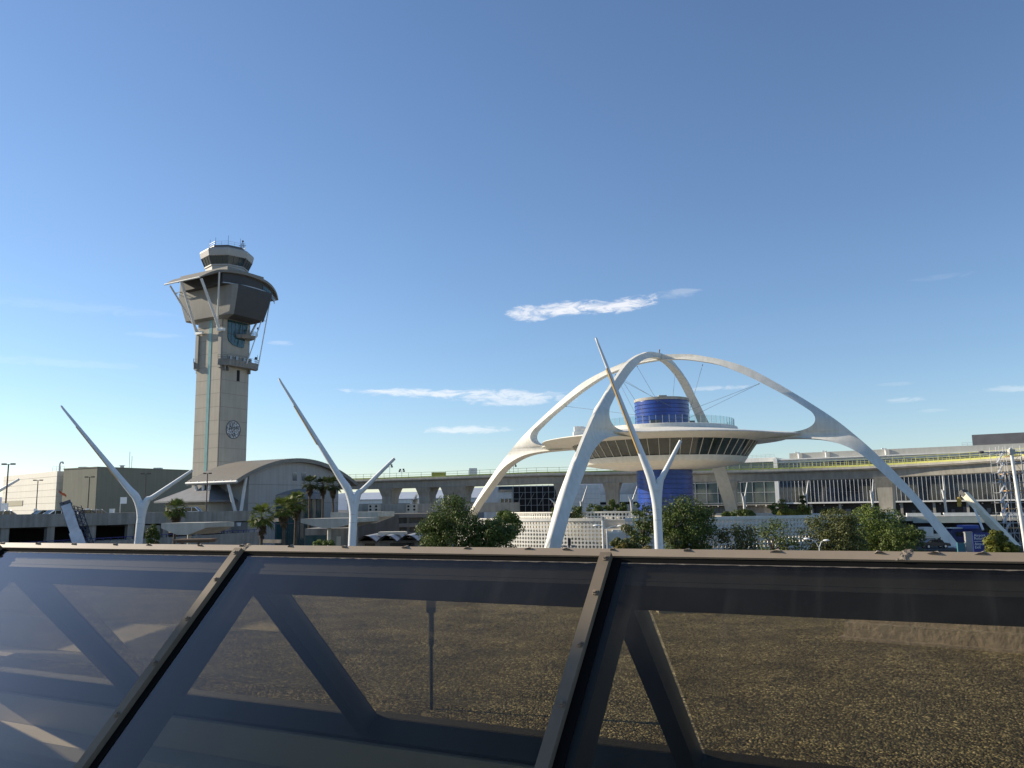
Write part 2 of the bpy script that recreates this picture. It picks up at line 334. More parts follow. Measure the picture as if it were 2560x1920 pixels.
for i, u in enumerate((U0, U1)):
    mb = MB(); q = [near(u, 1.75), near(u, -.02), far(u, 1.1), NB(u, 4.3, 7.4), NB(u, 1.5, 7.4)]
    mb.add(q + [p + TT * (.05 if i else -.05) for p in q], [(0, 1, 2, 3, 4), (9, 8, 7, 6, 5)] + [(k, k + 5, (k + 1) % 5 + 5, (k + 1) % 5) for k in range(5)]); mb.build('end_wall', M_frame, sk)
# gravel roof
def gravelmat():
    m = D.materials.new('roof_gravel'); m.use_nodes = True; nt = m.node_tree; N = nt.nodes; L = nt.links; b = N['Principled BSDF']; b.inputs['Roughness'].default_value = .8
    tc = N.new('ShaderNodeTexCoord'); v = N.new('ShaderNodeTexVoronoi'); v.inputs['Scale'].default_value = 36; L.new(tc.outputs['Object'], v.inputs['Vector'])
    wn = N.new('ShaderNodeRGBToBW'); L.new(v.outputs['Color'], wn.inputs[0])
    r = N.new('ShaderNodeValToRGB'); e = r.color_ramp.elements; e[0].position = .15; e[0].color = (.055, .043, .022, 1); e[1].position = .9; e[1].color = (1.0, .83, .46, 1)
    x = e.new(.6); x.color = (.29, .225, .115, 1); L.new(wn.outputs[0], r.inputs[0])
    n2 = N.new('ShaderNodeTexNoise'); n2.inputs['Scale'].default_value = 1.2; n2.inputs['Detail'].default_value = 5; L.new(tc.outputs['Object'], n2.inputs['Vector'])
    r2 = N.new('ShaderNodeValToRGB'); r2.color_ramp.elements[0].position = .3; r2.color_ramp.elements[1].position = .7; r2.color_ramp.elements[0].color = (.42, .41, .40, 1); L.new(n2.outputs['Fac'], r2.inputs[0])
    mx = N.new('ShaderNodeMix'); mx.data_type = 'RGBA'; mx.blend_type = 'MULTIPLY'; mx.inputs['Factor'].default_value = 1; L.new(r.outputs[0], mx.inputs['A']); L.new(r2.outputs[0], mx.inputs['B'])
    L.new(mx.outputs['Result'], b.inputs['Base Color'])
    bp = N.new('ShaderNodeBump'); bp.inputs['Strength'].default_value = .9; bp.inputs['Distance'].default_value = .03; bp.invert = True
    L.new(v.outputs['Distance'], bp.inputs['Height']); L.new(bp.outputs['Normal'], b.inputs['Normal']); return m
RZ = 7.6
an = thing('annex_building', NH * 12, 'low annex building with a brown gravel roof below the smoked skylight', 'building')
mb = MB(); mb.box(-30, 22, 4.31, 24, 0, RZ - .3, NB); mb.build('wall', M_conc, an)
mb = MB(); mb.box(-30.2, 22.2, 4.31, 24.2, RZ - .295, RZ, NB); mb.build('gravel_roof', gravelmat(), an)
mb = MB(); mb.box(-30, 22, -6, 4.2, 0, 7.38, NB); mb.build('lower_storey', M_conc, an)
q = [onplane(px, py, (0, 0, RZ), (0, 0, 1)) for px, py in ((2112, 1596), (2760, 1648))]
mb = MB(); d = (q[1] - q[0]).normalized(); s = Vector((-d.y, d.x, 0)); L_ = (q[1] - q[0]).length
CT = lambda a, b, z: q[0] + d * a + s * b + Vector((0, 0, z - q[0].z))
mb.box(0, L_, 0, .75, RZ - .02, RZ + .27, CT); mb.box(-.08, L_, -.14, .9, RZ - .02, RZ + .04, CT); mb.box(.12, L_, .2, .6, RZ + .27, RZ + .36, CT)
tag(mb.build('roof_curb', mat('roof_felt', (.36, .30, .24), .9, var=.3, scale=5, bump=.5, bscale=12)), 'low felt covered curb on the gravel roof seen through the right skylight pane', 'curb')
q0 = onplane(1730, 1528, (0, 0, RZ), (0, 0, 1)); mb = MB(); mb.box(q0.x - .8, q0.x + .9, q0.y - .3, q0.y + .5, RZ - .02, RZ + .06)
tag(mb.build('roof_pad', mat('pale_felt', (.42, .38, .30), .9, var=.3, scale=4)), 'flat pale walkway pad lying on the gravel roof by the ridge beam', 'roof pad')
b0 = onplane(1078, 1772, (0, 0, RZ), (0, 0, 1)); sp = thing('standpipe', b0, 'thin grey standpipe with a small box on top rising from the gravel roof', 'standpipe')
zt = zat(1075, 1498, b0.y); mb = MB(); mb.tube([b0, (b0.x, b0.y, zt - .2)], .022, 8); mb.tube([(b0.x, b0.y, zt - .55), (b0.x, b0.y, zt - .15)], .034, 8); mb.build('pipe', M_dkgrey, sp)
mb = MB(); mb.box(b0.x - .055, b0.x + .055, b0.y - .04, b0.y + .04, zt - .16, zt); mb.build('junction_box', M_dkgrey, sp)
# unseen wall added toward the sun so its shadow falls over the lower skylight
Q = Vector((-1.52, 4.02, 9.51)) + sd * 28
mb = MB(); WT = lambda a, b, z: Vector((Q.x, Q.y, 0)) + TT * a + NH * b + Vector((0, 0, z))
mb.box(-1.5, 3.9, -.6, 0, 0, Q.z, WT); tag(mb.build('wing_wall', M_concl), 'tall pale concrete wing wall of the terminal left of the skylight', 'wall')
mb = MB(); mb.box(-12, 12, -8, 1.1, 7.42, 8.4, NB); mb.build('walkway', M_conc, kind='structure')

# ------------------------------------------------------------------ circular restaurant building with crossing arches
C0 = at(1663, 1230, 168); CX, CY = C0.x, 168.0; TH = rad(30.5)
DA = Vector((math.cos(TH), -math.sin(TH), 0)); DB = Vector((-math.sin(TH), -math.cos(TH), 0))
th = thing('arched_restaurant', (CX, CY, 0), 'white saucer shaped building hung under two crossing white arches on a blue core', 'building')
top = smooth([(0, 40.4, .55), (6.5, 39.8, .5), (10, 38.9, .45), (13, 38.0, .4), (17.6, 36.1, .34), (22.2, 33.2, .3), (26.8, 29.9, .28), (30.1, 27.4, .28), (33.3, 24.8, .28), (36.1, 22.1, .28), (38.7, 19.4, .28), (41.8, 15.8, .28), (45.4, 11.2, .28), (49.6, 5.2, .3), (53, -.3, .3)])
und = smooth([(51.0, -.3, 1.3), (48.8, 3.8, 1.4), (45.0, 9.7, 1.5), (43.1, 12.0, 1.6), (40.0, 15.5, 1.6), (37.4, 18.2, 1.6), (34.5, 20.0, 1.6), (31.4, 21.1, 1.7), (28, 21.6, 1.8), (24, 21.8, 2.0), (20, 21.9, 2.2), (17, 21.9, 2.2)])
tong = [(17, 23.0, 2.2), (20, 23.0, 2.2), (22.5, 22.9, 2.0)]
rib = smooth([(24.5, 22.8, 1.9), (26.6, 22.95, 1.8), (28.5, 23.4, 1.7), (29.7, 24.2, 1.65), (30.0, 25.2, 1.6), (29.5, 26.3, 1.5), (28.2, 27.4, 1.4), (25.5, 29.4, 1.2), (22, 31.7, 1.1), (18, 34.2, 1.0), (12.8, 36.85, .9), (8.5, 38.15, .8), (4.4, 39.0, .75), (0, 39.3, .7)])
half = top + und + tong + rib
poly = half[:-1] + [half[-1]] + [(-x, z, w) for x, z, w in reversed(half[1:-1])]
for d in (DA, DB):
    n = Vector((-d.y, d.x, 0)); k = 1.0 if d is DA else 1.006
    mb = MB(); mb.prism(poly, lambda s, z, w: Vector((CX, CY, z * k)) + d * s + n * w, lambda s, z, w: Vector((CX, CY, z * k)) + d * s - n * w)
    mb.build('support_arch', M_cream, th, ang=52)
def rimadd(t, w=8.0):
    best = min(abs((math.degrees(t) - math.degrees(math.atan2(v.y, v.x)) + 180) % 360 - 180) for v in (DA, -DA, DB, -DB))
    return math.exp(-(best / w) ** 2)
prof = [(5.4, 25.0, 0), (14.3, 25.0, 0), (14.7, 24.9, 0), (14.95, 24.2, 0), (15.6, 24.0, .3), (18, 23.65, .5), (21, 23.25, .8), (23.6, 22.85, 1), (24.5, 22.68, 1), (24.6, 22.55, 1), (24.3, 22.42, 1), (22.5, 22.2, .9), (20, 22.0, .6), (18.3, 21.85, 0)]
mb = MB()
def fn(i, j):
    t = 2 * math.pi * i / 180; r, z, m = prof[j]; r += 3.2 * m * rimadd(t); return Vector((CX + r * math.cos(t), CY + r * math.sin(t), z))
mb.grid(fn, 180, len(prof), True); mb.build('saucer_roof', M_cream, th, ang=50)
mb = MB(); mb.lathe([(16.15, 18.9), (18.35, 21.84)], 92, (CX, CY)); wb = mb.build('window_band', mat('saucer_glass', (.035, .047, .042), .05, spec=.8, var=.5, scale=.35), th, ang=10)
mb = MB()
for i in range(56):
    t = 2 * math.pi * i / 56; e = Vector((math.cos(t), math.sin(t), 0)); mb.bar(Vector((CX, CY, 18.85)) + e * 16.2, Vector((CX, CY, 21.84)) + e * 18.42, .075, .12, up=e)
mb.build('window_mullions', M_cream, wb, ang=0)
mb = MB(); mb.lathe([(16.1, 18.95), (16.35, 18.9), (16.3, 18.75), (15.75, 17.98), (15.62, 17.86), (15.3, 17.78), (13, 17.42), (10, 17.0), (7.5, 16.78), (5.5, 16.7)], 120, (CX, CY)); mb.build('saucer_bowl', M_cream, th, ang=24)
def ribbed(z0, z1, r, step):
    pr = []; z = z0
    while z < z1 - .01:
        e = min(z + step, z1); pr += [(r, z + .02), (r + .025, e - .16), (r + .07, e - .11), (r + .07, e - .10), (r - .12, e - .09), (r - .12, e)]; z = e
    return pr
mb = MB(); mb.lathe(ribbed(0, 16.72, 5.55, .93), 72, (CX, CY)); mb.build('lower_core', M_blue, th, ang=25)
mb = MB(); mb.lathe(ribbed(25.01, 30.55, 5.45, .79), 72, (CX, CY)); uc = mb.build('upper_core', M_blue, th, ang=25)
mb = MB(); mb.lathe([(5.5, 30.55), (5.55, 30.6), (5.55, 31.1), (0.1, 31.15)], 72, (CX, CY)); mb.box(CX - 1.3, CX + .3, CY - 4.5, CY - 2.9, 31.1, 31.45); mb.build('core_coping', M_conc, uc)
mb = MB()
for i in range(72):
    t0, t1 = 2 * math.pi * i / 72 + .01, 2 * math.pi * (i + 1) / 72 - .01; a, b = [Vector((CX + 14.1 * math.cos(t), CY + 14.1 * math.sin(t), 0)) for t in (t0, t1)]
    mb.quad(a + Vector((0, 0, 25.06)), b + Vector((0, 0, 25.06)), b + Vector((0, 0, 26.5)), a + Vector((0, 0, 26.5)))
dr = mb.build('deck_railing', M_rail, th, ang=0)
mb = MB()
for i in range(72):
    t = 2 * math.pi * i / 72; mb.box(-.04, .04, -.04, .04, 25.0, 26.52, frame((CX + 14.1 * math.cos(t), CY + 14.1 * math.sin(t)), (1, 0), (0, 1)))
mb.build('railing_posts', M_steel, dr, ang=0)
mb = MB(); mb.box(CX - 4.2, CX - 2.2, CY - 11, CY - 9.8, 25.01, 25.85); mb.box(CX + 3, CX + 4.0, CY - 12, CY - 11.4, 25.01, 25.55); mb.box(CX - 1, CX + .2, CY - 11, CY - 10.4, 25.01, 25.5); mb.build('deck_furniture', M_dkgrey, th, ang=0)
p = at(1447, 1072, 158); mb = MB(); mb.box(p.x - 1.1, p.x + 1.1, p.y - .9, p.y + .9, 23.0, 23.9); mb.box(p.x - .9, p.x + 1.0, p.y - .7, p.y + .7, 23.9, 24.9); mb.tube([(p.x + .4, p.y - .6, 24.4), (p.x + 1.3, p.y - .6, 24.4)], .3, 10); mb.build('roof_unit', M_white, th)
mb = MB(); A = lambda d, s, z: Vector((CX, CY, z)) + d * s
cps = [(A(-DA, 22, 31.4), A(Vector((-.8, -.6, 0)), 5.4, 27.5)), (A(DB, 12.8, 36.4), A(Vector((-.3, -.95, 0)), 5.45, 30)), (A(-DA, 10, 37.3), A(Vector((.1, -1, 0)), 5.45, 28.9)), (A(-DA, 10, 37.3), A(Vector((-.85, -.5, 0)), 5.45, 25.5)), (A(DB, 20, 32.6), A(Vector((.2, -.98, 0)), 5.45, 28.9)),
       (A(DB, 20, 32.6), A(Vector((-.7, -.7, 0)), 5.4, 27)), (A(DA, 9, 37.6), A(Vector((.95, -.3, 0)), 5.4, 28)), (A(DA, 20, 32.7), A(Vector((.9, -.4, 0)), 5.4, 28.5)), (A(DA, 20, 32.7), A(Vector((.9, -.4, 0)), 5.4, 27)), (A(-DB, 9, 37.6), A(Vector((.2, -.98, 0)), 5.45, 28.9)), (A(-DB, 20, 32.4), A(Vector((.85, .5, 0)), 5.4, 27.5))]
for a, b in cps: mb.tube([a, b], .032, 5); mb.ball(a + (b - a).normalized() * .25, .13, 6, 4)
mb.tube([(CX, CY, 40.3), (CX, CY, 41.4)], .12, 6); mb.ball((CX, CY, 41.4), .2, 6, 4); mb.build('stay_cables', mat('cable_grey', (.16, .165, .17), .5), th)
for d, k in ((DA, 1), (DB, 1)):
    c = A(d, 51.5, 0); n = Vector((-d.y, d.x, 0)); mb = MB()
    def fn(i, j):
        q = i / 24; x = lerp(-5.4, 5.4, q); w = 1.9 * math.sin(math.pi * q) ** .8 + .02; t = math.pi * j / 8
        return c + n * x + d * (w * math.cos(t)) + Vector((0, 0, 2.2 + .2 * math.sin(math.pi * q) - 2.3 * (1 - math.sin(math.pi * q)) * 0 - (1 - math.sin(t)) * 2.0))
    mb.grid(fn, 25, 9); mb.build('leg_plinth', M_cream, th)

# perforated screen walls (real openings) around the restaurant
def screen(name, R0, a0, a1, z0, z1, cell, thick, label, zcap, m):
    w = thing(name, (CX, CY - R0, z0), label, 'screen wall'); n = int(rad(a1 - a0) * R0 / cell); rows = int((z1 - z0) / cell); cz = (z1 - z0) / rows; mb = MB()
    P = lambda u, z, r: Vector((CX + r * math.cos(rad(a0) + u * cell / R0), CY + r * math.sin(rad(a0) + u * cell / R0), z0 + z * cz))
    K = 8
    for i in range(n):
        for j in range(rows):
            sq = [(1, .5), (1, 1), (.5, 1), (0, 1), (0, .5), (0, 0), (.5, 0), (1, 0)]
            ci = [(.5 + .37 * math.cos(math.pi * k / 4), .5 + .37 * math.sin(math.pi * k / 4)) for k in range(8)]
            vs = [P(i + x, j + y, R0) for x, y in sq] + [P(i + x, j + y, R0) for x, y in ci] + [P(i + x, j + y, R0 - thick) for x, y in ci]
            mb.add(vs, [(k, (k + 1) % 8, 8 + (k + 1) % 8, 8 + k) for k in range(8)] + [(8 + k, 8 + (k + 1) % 8, 16 + (k + 1) % 8, 16 + k) for k in range(8)])
    mb.build('perforated_panel', m, w, ang=0)
    mb = MB(); st = 80; t0, t1 = rad(a0), rad(a1)
    def fn(i, j):
        t = t0 + (t1 - t0) * i / st; r, z = [(R0 + .12, z1), (R0 + .12, zcap), (R0 - thick - .4, zcap), (R0 - thick - .4, z1), (R0 + .12, z1)][j]; return Vector((CX + r * math.cos(t), CY + r * math.sin(t), z))
    mb.grid(fn, st + 1, 5); mb.build('coping', M_cream, w, ang=25)
    return w
screen('perforated_wall', 42, 171, 246.4, .3, 7.55, .60, .28, 'sunlit white perforated screen wall left of the near arch leg gap', 8.0, M_cream)
screen('perforated_wall', 42, 251.2, 345, .3, 7.55, .60, .28, 'white perforated screen wall running behind the trees right of the gap', 8.0, M_cream)
screen('perforated_parapet', 35, 205, 262, 7.55, 8.75, .6, .3, 'upper perforated white parapet set back above the screen wall', 8.95, M_cream)
bb = thing('base_building', (CX, CY, 0), 'low round cream base building behind the perforated screen walls', 'building')
mb = MB(); mb.lathe([(39.2, 0), (39.2, 6.2), (34.9, 6.2), (34.9, 7.6), (30, 7.7), (6, 7.8)], 120, (CX, CY)); mb.build('wall', mat('beige_wall', (.55, .50, .41), .85), bb, ang=30)
e = lambda t, r, z: Vector((CX + r * math.cos(rad(t)), CY + r * math.sin(rad(t)), z))
mb = MB(); mb.add([e(246.6, 40.6, .2), e(251.0, 40.6, .2), e(251, 40.6, 5.4), e(246.6, 40.6, 5.4)], [(0, 1, 2, 3)]); mb.box(*[v for pr in zip(e(247, 40, 0)[:2], e(251, 40, 0)[:2]) for v in sorted(pr)][:4], .2, 5.3) if False else None
mb.hexa([e(246.6, 41.2, .2), e(251.0, 41.2, .2), e(251.0, 39.0, .2), e(246.6, 39.0, .2), e(246.6, 41.2, 5.6), e(251.0, 41.2, 5.6), e(251.0, 39.0, 5.6), e(246.6, 39.0, 5.6)]); gb = mb.build('gap_wall', M_cream, bb, ang=0)
mb = MB(); mb.bar(e(250.1, 41.26, 1.4), e(250.9, 41.26, 1.4), .1, .9); mb.bar(e(248.3, 41.26, 3.4), e(248.6, 41.26, 3.4), .12, .5); mb.build('wall_vent', M_dkgrey, gb, ang=0)
mb = MB(); mb.tube([e(246.5, 42.1, 0), e(246.5, 42.1, 7.6)], .2, 8); mb.build('gap_post', M_white, bb)
mb = MB()
for t, z, s in ((247.2, 5.6, .5), (248.8, 5.6, .7), (250, 5.6, .55), (250.5, 5.7, .4)): q = e(t, 40.3, z); mb.box(q.x - s, q.x + s, q.y - .4, q.y + .4, z, z + s * .8)
mb.build('roof_vent', M_white, bb, ang=0)
# ------------------------------------------------------------------ control tower
BETA = rad(40.7); VR = Vector((math.sin(rad(-19.7)), math.cos(rad(-19.7)), 0)); VP = Vector((VR.y, -VR.x, 0))
RR = VP * math.cos(BETA) + VR * math.sin(BETA); LL = -VP * math.sin(BETA) + VR * math.cos(BETA)
NC = gp(540, 222); TO = NC + (RR + LL) * 4.9
T = frame(TO, RR, LL)
def tz(px, py, a, b): return zat(px, py, T(a, b, 0).y)
M_tower = mat('tower_concrete', (.42, .38, .315), .8, var=.05, scale=.3, bump=.15, bscale=3, streak=.10)
M_twrhead = mat('tower_panel_grey', (.27, .26, .235), .7, var=.06, scale=.3, streak=.08)
M_vault = mat('standing_seam_metal', (.215, .195, .16), .6, .0, var=.06)
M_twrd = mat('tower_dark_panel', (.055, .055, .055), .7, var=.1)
ct = thing('control_tower', (TO.x, TO.y, 0), 'tall airport control tower with winged curved canopy and glazed octagonal cab', 'tower')
zs = tz(545, 770, -4.9, -4.9); mb = MB(); s = 4.9
mb.box(-s, s, -s, s, 0, zs, T); mb.build('shaft', M_tower, ct)
mb = MB(); z = zs - 1.2
while z > 6: mb.box(-s - .012, s + .012, -s - .012, s + .012, z, z + .09, T); z -= 3.72
mb.box(-s - .03, -s + .25, -s - .03, -s + .2, 0, zs - .3, T); mb.build('panel_joint', mat('joint_shadow', (.22, .20, .17), .9), ct, ang=0)  # darker joint lines around the shaft and down its near corner
mb = MB(); mb.box(-s - .08, -s, -.75, .15, 0, zs, T); mb.box(-s - .05, -s, .15, .35, 0, zs, T); mb.build('glass_strip', M_tealstrip, ct)
zb = tz(575, 905, 0, -s); zbl = tz(470, 905, 0, 7)
# emblem: round metal medallion of tangled branches
ez = tz(578, 1074, 0, -s); mb = MB(); rnd = random.Random(5); ec = lambda x, y, o: T(.0 + x, -s - o, ez + y)
mb.tube([ec(2.45 * math.cos(2 * math.pi * i / 40), 2.45 * math.sin(2 * math.pi * i / 40), .08) for i in range(41)], .09, 6)
for i in range(230):
    a = rnd.uniform(0, 6.3); r = 2.3 * rnd.random() ** .5; x, y = r * math.cos(a), r * math.sin(a); q = rnd.uniform(0, 6.3); l = rnd.uniform(.2, .55)
    x2, y2 = x + l * math.cos(q), y + l * math.sin(q)
    if x2 * x2 + y2 * y2 < 5.6: mb.bar(ec(x, y, .08), ec(x2, y2, .08), .07, .05)
em = mb.build('emblem', M_dkgrey, ct, ang=0)
mb = MB(); mb.add([ec(2.42 * math.cos(2 * math.pi * i / 40), 2.42 * math.sin(2 * math.pi * i / 40), .02) for i in range(40)], [tuple(range(40))]); mb.build('emblem_back', mat('emblem_pale', (.55, .56, .56), .6), em, ang=0)
# glazed recess of the shadow face, curved lower edge
zt1 = zs + .5; zw = tz(570, 868, 0, -s); pl = [(-3.3, zt1), (-3.1, zw + 2.2), (-2.6, zw + 1.2), (-1.4, zw + .45), (.3, zw + .1), (2.0, zw), (2.6, zw + .3), (2.9, zw + 2), (4.3, zt1 - 1.5), (4.4, zt1)]
mb = MB(); mb.prism(pl, lambda a, z: T(a, -s - .25, z), lambda a, z: T(a, -s + .1, z)); tw = mb.build('atrium_glazing', M_teal, ct)
mb = MB()
for a in (-2, -.7, .6, 1.9): mb.bar(T(a, -s - .28, zw + 1.0), T(a, -s - .28, zt1), .09)
for z in (zw + 3.4, zw + 6.6): mb.bar(T(-3.1, -s - .3, z), T(3.3, -s - .3, z), .12)
mb.build('glazing_bars', M_dkgrey, tw, ang=0)
zl = tz(590, 930, 0, -s); mb = MB(); mb.box(.6, 1.65, -s - .02, -s + .1, zb - 5.3, zb - 2.2, T); mb.build('slot_window', M_dark, ct)
# balconies
def rails(mb, pts, h, w=.06, n=2):
    for i in range(len(pts) - 1):
        p, q = Vector(pts[i]), Vector(pts[i + 1]); L_ = (q - p).length; k = max(1, int(L_ / 1.3))
        for j in range(k + 1): b = p.lerp(q, j / k); mb.bar(b, b + Vector((0, 0, h)), w)
        for j in range(n): z = Vector((0, 0, h * (j + 1) / n)); mb.bar(p + z, q + z, w)
for sgn, nm in ((-1, 'front'), (1, 'back')):
    T2 = (lambda a, b, z, g=sgn: T(a, g * b, z)); mb = MB()
    pl = [(-6.0, s + .02), (-4.5, s + 2.0), (-1, s + 2.6), (3, s + 2.6), (6.6, s + 2.0), (7.6, s + .02)]
    mb.prism(pl, lambda a, b: T2(a, b * .97, zb - 1.6), lambda a, b: T2(a, b, zb + .1))
    for a in (-4.4, -3.2, 4.4): mb.box(a, a + .35, s + .01, s + .9, zb - 2.9, zb - 1.6, T2)
    bl = mb.build('balcony', M_concd, ct, ang=20)
    mb = MB(); rails(mb, [T2(a, b - .1, zb + .1) for a, b in pl], 1.1); mb.build('balcony_rail', M_dkgrey, bl, ang=0)
    mb = MB(); rnd = random.Random(sgn + 4)
    for a in (-2.4, -.3, 2.4, 4.6): q = rnd.uniform(.4, .9); mb.box(a, a + q, s + .05, s + .6, zb + .1, zb + .8 + q, T2)
    mb.build('balcony_equipment', M_steel, bl, ang=0)
    mb = MB(); mb.tube([T2(6.8, s + 1.2, zb), T2(6.8, s + 1.2, zb + 2.9)], .05, 5); mb.ball(T2(5.9, s + 1.6, zb + 1.7), .45); mb.tube([T2(5.9, s + 1.6, zb), T2(5.9, s + 1.6, zb + 1.3)], .1, 5); mb.build('aerial', M_dkgrey, bl)
zu = tz(600, 838, 2, -s - 2)
mb = MB(); pl = [(-.5, s + .02), (.6, s + 2.4), (4.8, s + 3.0), (5.4, s + .02)]
mb.prism(pl, lambda a, b: T(a, -b * .9, zu - .9), lambda a, b: T(a, -b, zu)); bl = mb.build('balcony', M_concd, ct, ang=20)
mb = MB(); rails(mb, [T(a, -b + .1, zu) for a, b in pl], 1.25, n=4); mb.bar(T(5.0, -s - 2.9, zu), T(5.0, -s - 2.9, zu + 2.6), .09); mb.box(4.9, 5.4, -s - 3.1, -s - 2.7, zu + 2.1, zu + 2.6, T); mb.build('balcony_rail', M_dkgrey, bl, ang=0)
mb = MB(); pl = [(-.9, s + .02), (.4, s + 1.9), (2.0, s + 1.9), (3.0, s + .02)]
mb.prism(pl, lambda a, b: T(a, b, zu - 1.5), lambda a, b: T(a, b, zu - .7)); bl = mb.build('balcony', M_concl, ct, ang=20)
mb = MB(); rails(mb, [T(a, b - .1, zu - .7) for a, b in pl], 1.1, n=3); mb.bar(T(.4, s + 1.9, zu - .7), T(.4, s + 1.9, zu + 1.4), .1); mb.box(.1, .6, s + 1.7, s + 2.2, zu + 1.0, zu + 1.5, T); mb.build('balcony_rail', M_dkgrey, bl, ang=0)
# corner piers under the strut heads
zp = tz(540, 826, -s, -s)
for b0, b1 in ((-s - .25, -s + .95), (s - .95, s + .25)):
    mb = MB(); mb.box(-s - .55, -s + .1, b0, b1, zb - 2.2, zp - .4, T); pier = mb.build('corner_pier', M_twrhead, ct)
    mb = MB(); c = (b0 + b1) / 2; mb.bar(T(-s - .75, c - 1.9 if c < 0 else c + .2, zp), T(-s - .75, c + .4 if c < 0 else c - 2.6, zp + .1), .8, .75); mb.build('strut_head', M_white, pier)
# drum under the canopy
zd0, zd1, zm = tz(560, 793, -6, -6), tz(434, 722, -7, 12), tz(434, 738, -7, 12)
def ring(a, b, ch, z): return [T(x, y, z) for x, y in ((-a, -b + ch), (-a + ch, -b), (a - ch, -b), (a, -b + ch), (a, b - ch), (a - ch, b), (-a + ch, b), (-a, b - ch))]
R = [ring(4.9, 6.0, .6, zd0), ring(6.2, 9.6, .9, zd0 + .6), ring(7.1, 11.8, 1.0, zm - .9), ring(7.1, 11.8, 1.0, zm)]
side = lambda ks: [(i * 8 + k, i * 8 + (k + 1) % 8, (i + 1) * 8 + (k + 1) % 8, (i + 1) * 8 + k) for i in range(3) for k in ks]
mb = MB(); mb.add([p for r in R for p in r], side((0, 4, 5, 6, 7)) + [tuple(range(8)), tuple(24 + k for k in range(8))])
mb.box(-7.08, 6, -8.5, 10.6, zm + .01, zm + 5.2, T); dm = mb.build('equipment_drum', M_twrhead, ct, ang=20)
mb = MB(); mb.add([p for r in R for p in r], side((1, 2, 3))); mb.build('drum_front_panel', M_twrd, dm, ang=20)  # front and right drum sides in a darker grey
mb = MB(); mb.box(-8.1, -7.95, -8, 11.5, zm + .25, zm + .4, T)
for b in range(11): mb.box(-8.1, -7.05, -7.9 + b * 1.93, -7.75 + b * 1.93, zm + .22, zm + .36, T)
mb.build('sunshade_rail', M_twrhead, dm, ang=0)
mb = MB(); mb.box(-7.16, -7.0, 3.4, 4.4, zm + 3.2, zm + 3.9, T); mb.box(-7.16, -7.1, -1.2, -1.0, zm + .4, zm + 2.0, T); mb.build('drum_vent', M_dark, dm, ang=0)
# curved canopy
def bfr(a): return -6.1 - 6.4 * (1 - (a / 14.2) ** 2)
ctab = [(a, zat(px, y, T(a, bfr(a), 0).y)) for a, px, y in ((-14.2, 494, 692), (-12.2, 519, 680), (-10, 545, 673.5), (-5, 595, 679), (0, 637, 691), (5, 668, 706), (10, 690, 727), (14.2, 699, 749))]
zEe = ctab[0][1]
def arcz(a):
    for (a0, z0), (a1, z1) in zip(ctab, ctab[1:]):
        if a <= a1: break
    q = (a - a0) / (a1 - a0); k = ctab.index((a0, z0)); zz = [z for _, z in ctab]; m = lambda i: (zz[min(i + 1, 7)] - zz[max(i - 1, 0)]) / (ctab[min(i + 1, 7)][0] - ctab[max(i - 1, 0)][0]) * (a1 - a0)
    return z0 * (2 * q ** 3 - 3 * q * q + 1) + m(k) * (q ** 3 - 2 * q * q + q) + z1 * (3 * q * q - 2 * q ** 3) + m(k + 1) * (q ** 3 - q * q)
mb = MB(); na = 44
def fn(i, j):
    a = -14.2 + 28.4 * i / na; b, o = [(bfr(a), 0), (bfr(a), -.7), (7.8, -.7), (7.8, 0), (bfr(a), 0)][j]; ta = min(1, (14.2 - abs(a)) / 2.5 + .25); return T(a, b, arcz(a) + (0 if o == 0 else o * ta))
mb.grid(fn, na + 1, 5)
for i in (0, na): mb.f.append([i * 5 + k for k in range(4)]); mb.mi.append(0)
cn = mb.build('canopy', M_vault, ct, ang=30)
wl = [-9 + 21 * i / 24 for i in range(25)]
mb = MB(); mb.grid(lambda i, j: T(wl[i], (bfr(wl[i]) + .9, bfr(wl[i]) + .9, 7, 7)[j], (arcz(wl[i]) - .5, zm + .02, zm + .02, arcz(wl[i]) - .5)[j]), 25, 4)
for i in (0, 24): mb.f.append([i * 4 + k for k in range(4)]); mb.mi.append(0)
hw = mb.build('canopy_wall', M_twrd, ct, ang=20)
mb = MB()
for i in range(9):
    a = 3.2 + i * .92; z = arcz(a + .4) - 1.5; f_ = lambda x, z, o: T(x, bfr(x) + .9 - o, z)
    mb.hexa([f_(a, z - 1.6, .1), f_(a + .78, z - 1.6, .1), f_(a + .78, z - 1.6, -.05), f_(a, z - 1.6, -.05), f_(a, z, .1), f_(a + .78, z - .15, .1), f_(a + .78, z - .15, -.05), f_(a, z, -.05)])
mb.build('window_strip', M_teal, hw, ang=0)
mb = MB()
for i in range(24): mb.bar(T(wl[i], bfr(wl[i]) + .82, zm + .15), T(wl[i + 1], bfr(wl[i + 1]) + .82, zm + .15), .22)
mb.build('wall_trim', M_steel, hw, ang=0)
mb = MB(); mb.tube([T(-14.2, -6.2, zEe - .1), T(-14.2, 7.9, zEe - .1)], .22, 8); mb.build('eave_tube', M_white, cn)
